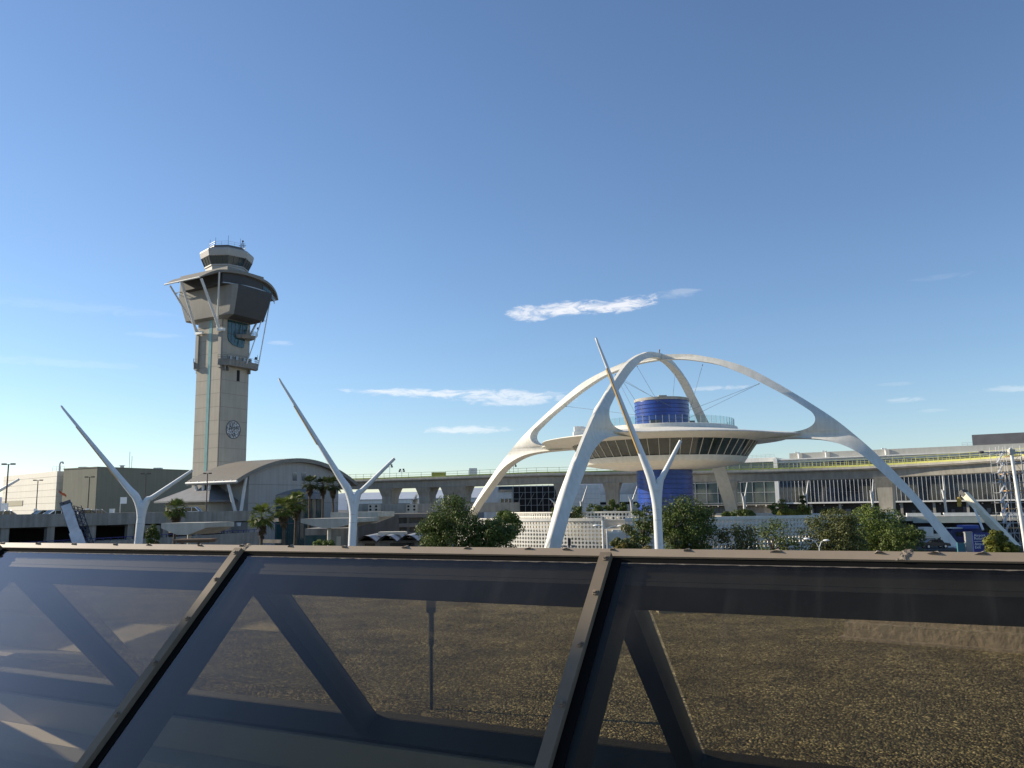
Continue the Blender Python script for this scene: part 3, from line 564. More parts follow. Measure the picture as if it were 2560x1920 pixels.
for i, (a, b, z, a2, b2, z2, w) in enumerate(((-14.0, 1.2, zEe - .3, -s - .7, s - .2, zp + .4, .72), (-13.6, -6.1, zEe - .3, -s - .7, -s + .5, zp + .5, .72), (-10.2, -9.0, arcz(-10.2) - .6, -s - .4, -s + 1.6, zp + .6, .5), (-13.5, 6.5, zEe - .4, -s - .5, s - .6, zp + .6, .5),
        (7.0, -10.4, zm + .2, 1.6, -s - 2.7, zb - .4, .3), (7.2, -10.4, zm + .2, 6.2, -s - 2.3, zb - .4, .3), (12.6, 5, zm + 2.4, s + .3, s - 1, zp, .5), (12.6, -5, zm + 2.4, s + .5, -s + .8, zp, .6))):
    mb = MB(); mb.tube([T(a, b, z), T(a2, b2, z2)], [w / 2, w / 2], 10); mb.ball(T(a2, b2, z2), w * .6, 8, 5); mb.build('strut', M_polew, ct)
mb = MB(); mb.bar(T(9.5, -6, zm - 1.5), T(11, -6, zm - 1.4), .35, .25); mb.bar(T(6.5, -5.8, zm - 6.2), T(9.6, -5.8, zm - 6.6), .2); mb.build('strut_brace', M_polew, ct, ang=0)
# cab
CC = T(.2, .2, 0); ang0 = math.atan2(-RR.y - LL.y, -RR.x - LL.x) + rad(6)
def octr(r, z, n=8): return [Vector((CC.x + r * math.cos(ang0 + 2 * math.pi * k / n), CC.y + r * math.sin(ang0 + 2 * math.pi * k / n), z)) for k in range(n)]
zc = lambda py: zat(556, py + 5, CC.y - 3)
def stack(mb, rz, cap=True):
    o = len(mb.v); R = [octr(r, z) for r, z in rz]; f = [(i * 8 + k, i * 8 + (k + 1) % 8, (i + 1) * 8 + (k + 1) % 8, (i + 1) * 8 + k) for i in range(len(R) - 1) for k in range(8)]
    if cap: f += [tuple(range(8)), tuple((len(R) - 1) * 8 + k for k in range(8))]
    mb.add([p for r in R for p in r], f)
M_cabw = mat('cab_panel_pale', (.42, .405, .375), .6, var=.05)
mb = MB(); stack(mb, [(5.6, zc(676)), (5.75, zc(664)), (6.0, zc(664)), (6.0, zc(661))]); cb = mb.build('cab_base', M_cabw, ct, ang=15)
mb = MB(); stack(mb, [(5.75, zc(663)), (6.85, zc(641))]); cw = mb.build('cab_windows', mat('cab_glass', (.015, .035, .035), .05, spec=.8), ct, ang=15)
mb = MB()
lo, hi = octr(5.8, zc(663)), octr(6.9, zc(641))
for k in range(8):
    mb.bar(lo[k], hi[k], .22)
    for q in (.34, .67): mb.bar(lo[k].lerp(lo[(k + 1) % 8], q), hi[k].lerp(hi[(k + 1) % 8], q), .1)
mb.build('window_mullions', M_dkgrey, cw, ang=0)
mb = MB(); stack(mb, [(6.8, zc(642)), (7.0, zc(641)), (7.35, zc(628)), (7.2, zc(624)), (6.6, zc(623))]); mb.build('cab_fascia', M_cabw, ct, ang=15)
mb = MB(); stack(mb, [(6.2, zc(626)), (6.1, zc(619)), (5.2, zc(618)), (5.2, zc(612)), (4.8, zc(612))]); cr_ = mb.build('cab_roof', M_twrhead, ct, ang=15)
mb = MB(); stack(mb, [(5.24, zc(617.5)), (5.24, zc(613))], False); mb.build('roof_louvre', M_dkgrey, cr_, ang=0)
mb = MB(); rails(mb, octr(4.9, zc(612)) + octr(4.9, zc(612))[:1], zc(602) - zc(612), .05, n=2)
mb.build('roof_rail', M_steel, cr_, ang=0)
o = octr(4.7, zc(612)); top_z = [zc(588), zc(589), zc(590), zc(594), zc(592), zc(594), zc(590), zc(592)]
for k in range(0, 8, 1):
    if k in (3, 5): continue
    mb = MB(); mb.tube([o[k], (o[k].x, o[k].y, top_z[k])], .045, 5); mb.build('aerial', M_dkgrey, cr_)
m0 = T(3.2, -2.6, 0); mb = MB()
for dx, dy in ((-.35, -.35), (.35, -.35), (.35, .35), (-.35, .35)): mb.bar((m0.x + dx, m0.y + dy, zc(612)), (m0.x + dx * .5, m0.y + dy * .5, zc(592)), .07)
for i in range(6): z = lerp(zc(612), zc(592), i / 5); mb.bar((m0.x - .4, m0.y, z), (m0.x + .4, m0.y, z + .5), .06)
mb.box(m0.x - 1.0, m0.x + 1.0, m0.y - .06, m0.y + .06, zc(599), zc(599) + .12); mb.tube([(m0.x, m0.y, zc(592)), (m0.x, m0.y, zc(585))], .06, 6); mb.ball((m0.x, m0.y, zc(587)), .3, 8, 6); mb.build('beacon_mast', M_dkgrey, cr_, ang=0)
mb = MB(); q = T(12.2, -3, arcz(12.2)); mb.tube([q, q + Vector((0, 0, 1.6)), q + Vector((.8, 0, 1.8)), q + Vector((1.2, 0, 1.3))], .06, 6); mb.tube([T(11, 0, arcz(11)), T(11, 0, arcz(11) + 2.2)], .04, 5); q = T(-12, 5, arcz(12)); mb.tube([q, q + Vector((0, 0, .9))], .15, 6); mb.build('roof_fixture', M_dkgrey, cn)

# ------------------------------------------------------------------ vaulted administration building below the tower
P1 = gp(587, 190); V = frame(P1, RR, LL); LV, DV = 42.0, 16.5; zE, zP = zat(587, 1199, 190), zat(751, 1146, 208)
av = thing('vaulted_building', V(LV / 2, DV / 2, 0), 'grey building with a broad ribbed vaulted metal roof below the control tower', 'building')
def vz(a): return zE + (zP - zE) * (1 - ((a - LV / 2) / (LV / 2)) ** 2)
mb = MB(); na = 48
mb.grid(lambda i, j: V(LV * i / na, [-.3, -.3, DV, DV, -.3][j], vz(LV * i / na) - [0, .95, .95, 0, 0][j]), na + 1, 5)
for i in (0, na): mb.f.append([i * 5 + k for k in range(4)]); mb.mi.append(0)
vr = mb.build('vault_roof', M_vault, av, ang=30)
mb = MB()
for k in range(40): b = -.25 + k * .42; mb.grid(lambda i, j: V(.1 + (LV - .2) * i / na, b + .07 * (j in (1, 2)) + 0 * j, vz(.1 + (LV - .2) * i / na) + (0, .09, .09, 0)[j] if False else vz(LV * i / na) + .07), na + 1, 2)
mb.m = 0; mb.build('roof_ribs', M_vault, vr, ang=0)
mb = MB(); mb.tube([V(-.05, -.5, zE - .42), V(-.05, DV + .2, zE - .42)], .26, 10)
for k in range(6): mb.box(-.2, .1, 1.2 + k * 2.8, 1.5 + k * 2.8, zE - .2, zE + .02, V)
mb.build('eave_gutter', M_white, vr)
mb = MB(); pl = [(5.1, 0)] + [(a, vz(a) - .9) for a in [5.1 + 31 * i / 30 for i in range(31)]] + [(36.1, 0)]
mb.prism(pl, lambda a, z: V(a, 1.2, z), lambda a, z: V(a, DV - .5, z)); gw = mb.build('gable_wall', mat('gable_panel', (.40, .385, .36), .75, var=.05, scale=.3, streak=.14), av, ang=20)
mb = MB()
for z in (7.2, 11.6, 16.0): mb.box(5.05, 36.15, 1.17, 1.21, z, z + .1, V)
mb.build('wall_joint', mat('joint_shadow', (.2, .2, .2), .9), gw, ang=0)
for px in (735, 757.5):
    a = on(px, V(0, 1.2, 0), RR); zc_ = zat(px, 1192, V(a, 1.2, 0).y); mb = MB(); mb.box(a - .75, a + .75, 1.1, 1.3, zc_ - 1.0, zc_ + 1.0, V); w = mb.build('window', M_bglass, gw)
    mb = MB(); mb.box(a - .85, a + .85, 1.14, 1.19, zc_ - 1.1, zc_ + 1.1, V); mb.build('window_frame', M_steel, w)
# bowed entrance hood and its glazing
a0, a1 = on(688, V(0, 1.2, 0), RR), on(812, V(0, 1.2, 0), RR); ym = V((a0 + a1) / 2, 0, 0).y
zh0, zh1 = zat(740, 1248, ym), zat(740, 1222, ym)
mb = MB(); n = 20
def fn(i, j):
    q = i / n; a = lerp(a0, a1, q); bow = math.sin(math.pi * q); return V(a, 1.21 - (0, 2.6 * bow ** .7, 2.6 * bow ** .7, 0)[j], (zh0, zh0, zh0 + 1.0 + .2 * bow, zh0 + 1.0 + (zh1 - zh0 - 1.0) * bow)[j])
mb.grid(fn, n + 1, 4); mb.build('entrance_hood', mat('hood_metal', (.20, .205, .21), .6), gw)
mb = MB(); mb.box(a0 + .2, a1 - 1, 1.12, 1.3, 1.0, zh0, V); mb.build('entrance_glazing', M_teal, gw)
mb = MB()
for i in range(9): a = lerp(a0 + .3, a1 - 1.1, i / 8); mb.box(a, a + .12, 1.02, 1.12, 1.0, zh0, V)
mb.box(a0 + .2, a1 - 1, 1.03, 1.1, 6.5, 6.8, V); mb.build('glazing_bars', M_dkgrey, gw, ang=0)
# glazed west side behind the leaning columns
mb = MB(); mb.box(5.9, 6.4, 1.7, DV - 4, 0, vz(6) - 1.0, V); gl = mb.build('lobby_glazing', M_glass, av)
mb = MB()
for i in range(9): b = 1.8 + i * 1.3; mb.box(5.7, 5.9, b, b + .1, 7, vz(5.8) - .95, V)
for z in (11, 14): mb.box(5.72, 5.88, 1.7, DV - 4, z, z + .1, V)
mb.box(5.3, 5.85, 1.3, 1.7, 0, vz(5.4) - .9, V); mb.build('glazing_bars', M_dkgrey, gl, ang=0)
mb = MB(); mb.box(2.6, 5.8, DV - 4, DV - 1, 0, vz(3) - 1.0, V); mb.build('portico_wall', M_tower, av)
for bt, bb_, a_b in ((.6, 2.0, 3.2), (3.2, 2.0, 3.2), (11.5, 12.6, 2.6), (14.2, 12.6, 2.6), (9.2, 12.4, 2.6)):
    mb = MB(); at_ = .6 if bt > .8 else 3.6
    mb.tube([V(a_b, bb_, 6.5), V(at_, bt, vz(at_) - .9)], [.42, .36], 10); mb.build('leaning_column', M_polew, av)
# low pyramidal roof beside it
sh = thing('side_pavilion', gp(462, 196), 'low pavilion with a grey pyramid roof left of the vaulted building', 'building')
S0 = gp(517, 190); SV = frame(S0, RR, LL); ze = zat(517, 1251, 190)
mb = MB(); c = SV(8, 8.5, ze + 4.9); q = [SV(-.3, -1, ze), SV(20, -1, ze), SV(20, 18, ze), SV(-.3, 18, ze)]; mb.add(q + [p - Vector((0, 0, .35)) for p in q] + [c], [(0, 1, 8), (1, 2, 8), (2, 3, 8), (3, 0, 8), (4, 5, 6, 7), (0, 1, 5, 4), (1, 2, 6, 5), (2, 3, 7, 6), (3, 0, 4, 7)])
mb.build('roof', mat('pavilion_roof', (.17, .175, .18), .6), sh, ang=0)
mb = MB(); mb.box(1.5, 18, 1, 16, 0, ze - .36, SV); mb.build('wall', M_tower, sh); mb = MB(); mb.box(1.4, 1.49, 2, 10, 6, ze - 1, SV); mb.build('window', M_teal, sh)

# ------------------------------------------------------------------ parking structure
PK = gp(0, 122); K = frame(PK, RR, LL)
pk = thing('parking_structure', K(0, 0, 0), 'open concrete parking structure with cars on its top deck', 'parking garage')
AE = on(639, PK, RR); M_par = mat('parking_concrete', (.30, .285, .255), .9, var=.12, bump=.3, bscale=3, streak=.3)
zT = zat(300, 1282, K(12, 0, 0).y)
for fl, zt in enumerate((zT, zT - 4.35, zT - 8.5)):
    mb = MB(); mb.box(-90, AE - .8, 0, .3, zt - 1.95, zt, K)
    for i in range(9): t0, t1 = [math.pi / 2 * q / 9 for q in (i, i + 1)]; f = lambda t, o, z: K(AE - .8 + (1.6 - o) * math.sin(t) - 0, 1.6 - (1.6 - o) * math.cos(t), z); mb.hexa([f(t0, 0, zt - 1.95), f(t1, 0, zt - 1.95), f(t1, .3, zt - 1.95), f(t0, .3, zt - 1.95), f(t0, 0, zt), f(t1, 0, zt), f(t1, .3, zt), f(t0, .3, zt)])
    mb.box(AE + .5, AE + .8, 1.6, 60, zt - 1.95, zt, K); mb.build('parapet', M_par, pk, ang=20)
    mb = MB(); mb.box(-90, AE + .45, .32, 75, zt - 1.6, zt - 1.15, K)
    for i in range(22): a = -88 + i * 6.9; mb.box(a, a + .5, 1.0, 60, zt - 2.3, zt - 1.62, K)
    mb.build('deck', M_par, pk, ang=0)
for i in range(20):
    a = 1.2 + 6.9 * (i - 13); mb = MB()
    if a > AE: break
    mb.box(a - .6, a + .6, .35, 1.1, 0, zT - 1.62, K); mb.build('column', M_par, pk)
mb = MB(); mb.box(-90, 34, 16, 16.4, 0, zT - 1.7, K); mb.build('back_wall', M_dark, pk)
mb = MB(); rp0 = zat(0, 1361, K(0, -1, 0).y); rp1 = zat(620, 1331, K(AE - 2, -1, 0).y)
mb.hexa([K(-60, -2.5, 0), K(AE - 1, -2.5, 0), K(AE - 1, -2.2, 0), K(-60, -2.2, 0), K(-60, -2.5, rp0 - 1.2), K(AE - 1, -2.5, rp1 + .1), K(AE - 1, -2.2, rp1 + .1), K(-60, -2.2, rp0 - 1.2)]); mb.build('ramp_wall', M_par, pk, ang=0)
mb = MB(); rails(mb, [K(-40, -2.3, rp0 - .75), K(AE - 1, -2.3, rp1 + .1)], .45, .1, n=1); mb.build('ramp_rail', M_sign, pk, ang=0)
# lamps on the deck
def twin_lamp(px, Y, ytop, hw, lab, sign=True):
    b = gp(px, Y); b.z = zT - 1.14; zt = zat(px, ytop, Y); t = thing('parking_lamp', b, lab, 'lamp post', 'twin headed lamps on the parking deck')
    mb = MB(); mb.tube([b, (b.x, b.y, zt)], [.13, .10], 8); mb.build('pole', M_bronze, t)
    mb = MB(); mb.bar((b.x - hw * .4, b.y, zt), (b.x + hw * .4, b.y, zt), .09); mb.build('cross_arm', M_bronze, t)
    for q in (-1, 1): mb = MB(); mb.box(b.x + q * hw * .70 - hw * .30, b.x + q * hw * .70 + hw * .30, b.y - .22, b.y + .22, zt - .08, zt + .16); mb.build('lamp_head', M_bronze, t)
    mb = MB(); mb.tube([b, (b.x, b.y, b.z + .75)], .3, 10); mb.build('footing', M_concl, t)
    if sign:
        zs_ = b.z + (zt - b.z) * sign; h = .55 if Y > 140 else .75
        mb = MB(); mb.box(b.x - h * .72, b.x + h * .72, b.y - .20, b.y - .15, zs_ - h, zs_ + h); mb.build('sign_plate', M_letter, t)
twin_lamp(14, 130, 1161, 1.0, 'tallest twin headed parking lamp at the far left edge', .24)
twin_lamp(91, 190, 1201, 1.05, 'twin headed parking lamp against the white clad wall', .20)
twin_lamp(220, 180, 1193, 1.0, 'twin headed parking lamp against the grey green wall', .18)
twin_lamp(361, 167, 1185, .95, 'twin headed parking lamp inside the fork of the leftmost big Y pole', 0)
twin_lamp(516, 171, 1184, .8, 'twin headed parking lamp in front of the vaulted roof', 0)
b = gp(301, 150); b.z = zT - 1.14; t = thing('parking_sign', b, 'white square sign board on a post above the parapet', 'sign'); zt = zat(306, 1243, 150)
mb = MB(); mb.tube([b, (b.x, b.y, zt)], .07, 6); mb.build('post', M_steel, t); mb = MB(); mb.box(b.x, b.x + 1.15, b.y - .14, b.y - .08, zt - 1.15, zt); mb.build('board', M_letter, t)
b = gp(281, 146); b.z = zT - 1.14; mb = MB(); mb.box(b.x - .34, b.x + .34, b.y - .3, b.y + .3, b.z, b.z + 1.75); mb.box(b.x - .38, b.x + .38, b.y - .34, b.y + .34, b.z + 1.75, b.z + 1.85); tag(mb.build('ticket_machine', M_white), 'small white ticket machine standing on the deck behind the parapet', 'ticket machine')
# ------------------------------------------------------------------ vehicles
M_tyre = mat('tyre_rubber', (.02, .02, .02), .9); M_chrome = mat('wheel_alloy', (.5, .5, .52), .3, .8); M_lampg = mat('headlamp', (.7, .7, .68), .2)
def vehicle(name, loc, rz, col, lab, kind='suv', cat='car', group=None, paint=.25):
    prof = {'sedan': ([(-2.3, .35), (-2.32, .75), (-2.1, .95), (-1.3, 1.02), (1.0, .98), (2.1, .82), (2.3, .6), (2.3, .35)], [(-1.5, 1.0), (-.8, 1.42), (.35, 1.45), (1.25, .98)]),
            'suv': ([(-2.3, .4), (-2.35, .9), (-2.25, 1.08), (1.05, 1.08), (2.15, .98), (2.32, .7), (2.32, .4)], [(-2.2, 1.08), (-1.95, 1.68), (.15, 1.74), (1.15, 1.08)]),
            'van': ([(-2.6, .45), (-2.65, 1.0), (-2.6, 1.22), (1.5, 1.22), (2.5, 1.08), (2.65, .75), (2.65, .45)], [(-2.55, 1.22), (-2.4, 2.0), (1.0, 2.02), (1.85, 1.22)])}[kind]
    m = mat('car_paint_' + '_'.join('%02d' % int(c * 99) for c in col), col, paint, .1, var=.02, spec=.6); t = thing(name, loc, lab, cat, group, rz); o = Vector(loc)
    f = lambda y, w: (lambda x, z: o + Vector((x, y * w, z)))
    mb = MB(); mb.prism(prof[0], f(1, .92), f(-1, .92)); mb.build('body', m, t, ang=25)
    mb = MB(); g = prof[1]; mb.prism(g, f(1, .78), f(-1, .78)); mb.build('windows', M_glass, t, ang=20)
    mb = MB(); n = len(g); mb.hexa([o + Vector((g[1][0] - .12, -.80, g[1][1] - .06)), o + Vector((g[2][0] + .12, -.80, g[2][1] - .06)), o + Vector((g[2][0] + .12, .80, g[2][1] - .06)), o + Vector((g[1][0] - .12, .80, g[1][1] - .06)), o + Vector((g[1][0], -.74, g[1][1] + .03)), o + Vector((g[2][0], -.74, g[2][1] + .03)), o + Vector((g[2][0], .74, g[2][1] + .03)), o + Vector((g[1][0], .74, g[1][1] + .03))])
    for y in (-.8, .8):
        for x0, x1 in ((g[0], g[1]), (g[3], g[2])): mb.bar(o + Vector((x0[0], y, x0[1])), o + Vector((x1[0], y, x1[1])), .12)
        for q in (.36, .68): x = lerp(g[0][0], g[3][0], q); mb.bar(o + Vector((x, y, g[0][1])), o + Vector((x * .97 - .03, y, g[1][1])), .09)
    mb.build('roof', m, t)
    for x in (prof[0][0][0] + .9, prof[0][-1][0] - .9):
        for y in (-.86, .86): mb = MB(); mb.tube([o + Vector((x, y - .11, .34)), o + Vector((x, y + .11, .34))], .34, 14); w = mb.build('wheel', M_tyre, t); mb = MB(); mb.tube([o + Vector((x, y - .12, .34)), o + Vector((x, y + .12, .34))], .2, 10); mb.build('rim', M_chrome, w)
    for y in (-.68, .68): mb = MB(); mb.box(o.x + prof[0][-2][0] - .08, o.x + prof[0][-2][0] + .02, o.y + y - .16, o.y + y + .16, o.z + .68, o.z + .86); mb.build('headlight', M_lampg, t)
    return t
DZ = zT - 1.15; rl = math.atan2(LL.y, LL.x); rr_ = math.atan2(RR.y, RR.x)
def deckp(px, b):
    a = on(px, K(0, b, 0), RR); p = K(a, b, DZ); return p
G_ = 'cars parked on the top deck'
for px, b, rz, col, kind, lab in ((18, 6, rr_, (.6, .6, .58), 'suv', 'white car parked at the far left end of the parking deck'), (103, 14, rr_ + math.pi, (.10, .13, .11), 'suv', 'dark green off-road car on the parking deck beside a white car'),
        (133, 8, rr_ + math.pi, (.62, .66, .70), 'suv', 'pale blue white car just left of the crane boom tip'), (219, 9, rr_, (.05, .055, .07), 'suv', 'dark car parked right of the crane boom tip'), (247, 14, rr_, (.35, .36, .38), 'suv', 'silver grey car behind the dark car on the deck')):
    vehicle('parked_car', deckp(px, b), rz, col, lab, kind, 'car', G_)
vehicle('parked_van', deckp(478, 9), 0, (.62, .65, .70), 'white passenger van on the deck in front of the vaulted building', 'van', 'van')

# ------------------------------------------------------------------ large clad building far left
G0 = gp(238, 260); Gf = frame(G0, RR, LL); zg = zat(238, 1169, 260)
bw = thing('clad_building', G0, 'large windowless building of white, grey green and dark clad blocks far left', 'building')
bL = on(154, G0, LL); bD = on(141, G0, LL)
mb = MB(); mb.box(0, 75, 0, bL, 0, zg, Gf); mb.box(-.12, 75.12, -.12, bL + .1, zg, zg + .3, Gf); mb.build('dark_block', mat('grey_green_cladding', (.23, .225, .175), .85, var=.06, scale=.2, streak=.1), bw, ang=0)
mb = MB(); mb.box(3, 60, bL + .1, bD + 1, 0, zg - .8, Gf); mb.build('recess', mat('recess_dark', (.06, .065, .07), .8), bw)
Wf = frame(Gf(0, bD + .7, 0), Vector((.66, .75, 0)), Vector((-.75, .66, 0))); bE = on(4, Wf(0, 0, 0), (-.75, .66)); M_clad = mat('white_cladding', (.72, .68, .59), .6, var=.04, scale=.2, streak=.06)
mb = MB(); mb.box(0, 60, 0, bE, 0, zg - .4, Wf)
mb.build('white_block', M_clad, bw, ang=0)
mb = MB()
for i in range(8): z = zg - 2.1 - i * 2.15; mb.box(-.04, 60, -.04, bE + .04, z, z + .12, Wf)
mb.build('cladding_joint', mat('joint_pale', (.50, .47, .40), .9), bw, ang=0)
b1 = on(57, Wf(0, 0, 0), (-.75, .66)); b2 = bE - .8; zz = zat(30, 1258, Wf(0, b1, 0).y); mb = MB()
mb.box(-.15, .05, b1, b2, zz - .9, zz + .9, Wf); mb.build('window_strip', M_bglass, bw)
rt = [(143, 20, 'pipe'), (300, 12, 'cowl'), (391, 30, 'box'), (203, 8, 'box'), (137, 10, 'rail')]
for px, y2, kd in rt:
    if px < 238: p = Gf(6, on(px, Gf(6, 0, 0), LL), zg)
    else: p = Gf(on(px, Gf(0, 6, 0), RR), 6, zg)
    mb = MB()
    if kd == 'pipe': mb.tube([p, p + Vector((0, 0, 2.4)), p + Vector((.3, 0, 3.0)), p + Vector((.9, 0, 3.1)), p + Vector((1.2, 0, 2.5))], .28, 8)
    elif kd == 'cowl': mb.tube([p, p + Vector((0, 0, 1.3))], .6, 10); mb.tube([p + Vector((0, 0, 1.2)), p + Vector((0, 0, 1.4))], [1.2, .6], 10)
    elif kd == 'box': mb.box(p.x - 1.2, p.x + 1.2, p.y - 1, p.y + 1, p.z - .1, p.z + 1.0)
    else: rails(mb, [p + Vector((-1.5, 0, 0)), p + Vector((2.5, 0, 0))], 1.6)
    mb.build('roof_' + {'pipe': 'vent_pipe', 'cowl': 'cowl', 'box': 'unit', 'rail': 'ladder_rail'}[kd], M_steel, bw)
p = Gf(on(318, Gf(0, 6, 0), RR), 6, zg); mb = MB(); mb.tube([p, p + Vector((0, 0, 6))], .07, 5); mb.build('roof_mast', M_steel, bw)
p = Gf(on(324, Gf(0, 6, 0), RR), 6, zg); mb = MB(); mb.tube([p, p + Vector((0, 0, 4.6))], .07, 5); mb.build('roof_mast', M_steel, bw)
# ------------------------------------------------------------------ big Y shaped light poles
M_strip = mat('brass_light_strip', (.50, .33, .12), .5)
def ypole(label, Y, stem, fork, lt, rt, rs, rl, rr, strip=None, name='forked_pole', group='white forked light poles along the road', dl=0., dr=0., n=14):
    base = gp(stem, Y); t = thing(name, base, label, 'light pole', group); fk = at(fork[0], fork[1], Y); fk = Vector((fk.x, Y, fk.z))
    low = Vector((lerp(base.x, fk.x, .88), Y, fk.z * .84 + base.z * .16)); mid = Vector((lerp(base.x, fk.x, .55), Y, lerp(base.z, fk.z, .55)))
    for tip, r, w, nm, dy in ((lt, rl, -1, 'upper', dl), (rt, rr, 1, 'lower', dr)):
        if tip is None: continue
        tp = at(tip[0], tip[1], Y + dy); q = fk + Vector((w * rs * .55, 0, -rs * .1)); d = (tp - q)
        pts = smooth([tuple(base), tuple(mid), tuple(low + Vector((w * rs * .10, 0, 0))), tuple(q + d * .04 + Vector((w * rs * .12, 0, rs * .2))), tuple(q + d * .16), tuple(q + d * .5), tuple(q + d * .97), tuple(tp)], 4)
        m_ = len(pts) - 1; rad_ = []
        for i in range(len(pts)):
            s_ = i / 4
            rad_.append(rs if s_ <= 2 else lerp(rs, r[0] * 1.15, min(1, (s_ - 2) / 1.6)) if s_ < 3.6 else lerp(r[0] * 1.1, r[1], min(1, (s_ - 3.6) / 2.4)) if i < m_ - 3 else r[1] * (1 - .8 * (i - (m_ - 3)) / 3))
        mb = MB(); mb.tube(pts, rad_, n)
        if w < 0: mb.ball(fk - Vector((0, 0, rs * 1.15)), rs * 1.05, 12, 9, 1.5)
        arm = mb.build('stem_and_upper_arm' if w < 0 else 'lower_arm', M_polew, t, ang=60)
        if w < 0 and rs > .35:
            for q_ in (.62, .9): c_ = base.lerp(mid, 1.0).lerp(low, q_); mb = MB(); mb.tube([c_, c_ + Vector((0, 0, .05))], rs * 1.025, 16); mb.build('joint_band', M_steel, arm)
        if strip and w < 0:
            a, b = q + d * strip[0], q + d * strip[1]; side = Vector((-.86, -.5, 0)); side = (side - d.normalized() * side.dot(d.normalized())).normalized()
            ra, rb = lerp(r[0] * 1.1, r[1], strip[0]) * .93, lerp(r[0] * 1.1, r[1], strip[1]) * .95
            mb = MB(); mb.bar(a + side * ra, b + side * rb, .16, .12, up=side); mb.build('light_strip', M_strip, arm, ang=0)
    return t
ypole('leftmost full white Y pole standing before the parking structure', 122, 346, (356, 1256), (155, 1018), (479, 1177), .58, (.47, .16), (.36, .22), (.25, .8))
ypole('white Y pole rising before the right end of the vaulted roof', 98, 878, (885, 1240), (699, 950), (985, 1147), .46, (.40, .13), (.30, .2), (.45, .78))
ypole('white Y pole with brass strip standing before the blue core', 75, 1645, (1640, 1211), (1491, 849), (1701, 1103), .385, (.335, .11), (.26, .16), (.22, .80))
ypole('white Y pole cut off by the left edge with one arm tip showing', 140, -95, (-85, 1272), (-260, 1090), (46, 1199), .6, (.5, .2), (.4, .2))
fg = 'small distant white Y poles by the elevated guideway'
for lab, Y, st, fk, lt, rt in (('small white Y pole by the glass terminal left of the white fin', 226, 1859, (1860, 1247), (1853, 1233), (1868, 1206)),
        ('small white Y pole before the first bay of terminal fins', 222, 2018, (2014, 1243), (2007, 1228), (2021, 1200)),
        ('small white Y pole left of the guideway pier on the right', 215, 2183, (2180, 1240), (2175, 1226), (2183, 1194)),
        ('tallest of the small white Y poles right of the arch leg', 200, 2366, (2359, 1228), (2354, 1224), (2356, 1188)),
        ('small white Y pole just left of the lit blue core', 236, 1579, (1579, 1254), (1570, 1239), (1593, 1215)),
        ('small white pole leaning beside the near arch leg', 236, 1452, (1454, 1257), (1450, 1252), (1468, 1215)),
        ('small pale Y pole in front of the scaffolded black facade', 240, 1389, (1389, 1258), (1374, 1247), (1400, 1243))):
    ypole(lab, Y, st, fk, lt, rt, .30, (.24, .1), (.22, .1), None, 'small_forked_pole', fg, n=8)

# ------------------------------------------------------------------ elevated guideway
gpts = [(560, 268, 1204), (700, 259, 1203), (888, 246, 1201), (1020, 239, 1197), (1142, 233, 1193), (1250, 228.5, 1189), (1340, 225, 1185.5), (1460, 220.5, 1183.5), (1592, 217, 1180.5), (1728, 213.5, 1179.5), (1850, 210, 1177.5), (1945, 206.5, 1175.5), (2060, 202, 1172), (2173, 196.5, 1168), (2290, 190.5, 1161.5), (2400, 184, 1155), (2499, 178, 1148), (2600, 171.5, 1140), (2760, 160, 1124)]
gp3 = smooth([tuple(at(px, y, Y)) for px, Y, y in gpts], 4); gp3 = [Vector(p) for p in gp3]
def gnorm(i):
    d = gp3[min(i + 1, len(gp3) - 1)] - gp3[max(i - 1, 0)]; d.z = 0; d.normalize(); return Vector((d.y, -d.x, 0)), d
gw_ = thing('elevated_guideway', (gp3[40].x, gp3[40].y, 0), 'long curved concrete guideway on flared piers crossing behind the restaurant', 'elevated guideway')
def sweep(mb, sec, i0=0, i1=None):
    i1 = len(gp3) if i1 is None else i1
    mb.grid(lambda i, j: gp3[i0 + i] + gnorm(i0 + i)[0] * sec[j][0] + Vector((0, 0, sec[j][1])), i1 - i0, len(sec))
mb = MB(); sweep(mb, [(.0, 0), (.0, -.5), (-.9, -.75), (-1.25, -2.55), (-6.5, -2.55), (-7.6, -.75), (-8.5, -.5), (-8.5, 0), (0, 0)]); mb.build('girder', M_gird, gw_, ang=20)
mb = MB(); sweep(mb, [(.14, .26), (.14, -.26), (-.25, -.26), (-.25, .26), (.14, .26)]); mb.build('edge_beam', M_concl, gw_, ang=20)
half_ = 46
mb = MB(); sweep(mb, [(-.3, .27), (-.3, .72), (-.36, .72), (-.36, .27)], half_); mb.build('toe_board', M_yellow, gw_, ang=0)
mb = MB(); sweep(mb, [(-.3, .27), (-.3, .62), (-.36, .62), (-.36, .27)], 0, half_ + 1); mb.build('toe_board', M_green, gw_, ang=0)
for nm, m_, i0, i1 in (('guard_rail', M_yellow, half_, len(gp3)), ('guard_rail', M_green, 0, half_ + 1)):
    mb = MB(); hh = 1.9 if i0 else 1.7
    for z in (.95, 1.35, hh) if i0 else (1.0, hh): sweep(mb, [(-.28, z), (-.28, z + .07), (-.35, z + .07), (-.35, z)], i0, i1)
    for i in range(i0, i1 - 1):
        L_ = (gp3[i + 1] - gp3[i]).length; n = max(1, int(L_ / (1.5 if i0 else 2.2)))
        for k in range(n): p = gp3[i].lerp(gp3[i + 1], k / n) + gnorm(i)[0] * -.32; mb.box(p.x - .04, p.x + .04, p.y - .04, p.y + .04, p.z, p.z + hh + .1)
    mb.build(nm, m_, gw_, ang=0)
mb = MB(); sweep(mb, [(-8.1, .0), (-8.1, .55)], 0); mb.build('far_netting', glassmat('netting_film', (.78, .80, .35)), gw_, ang=0)
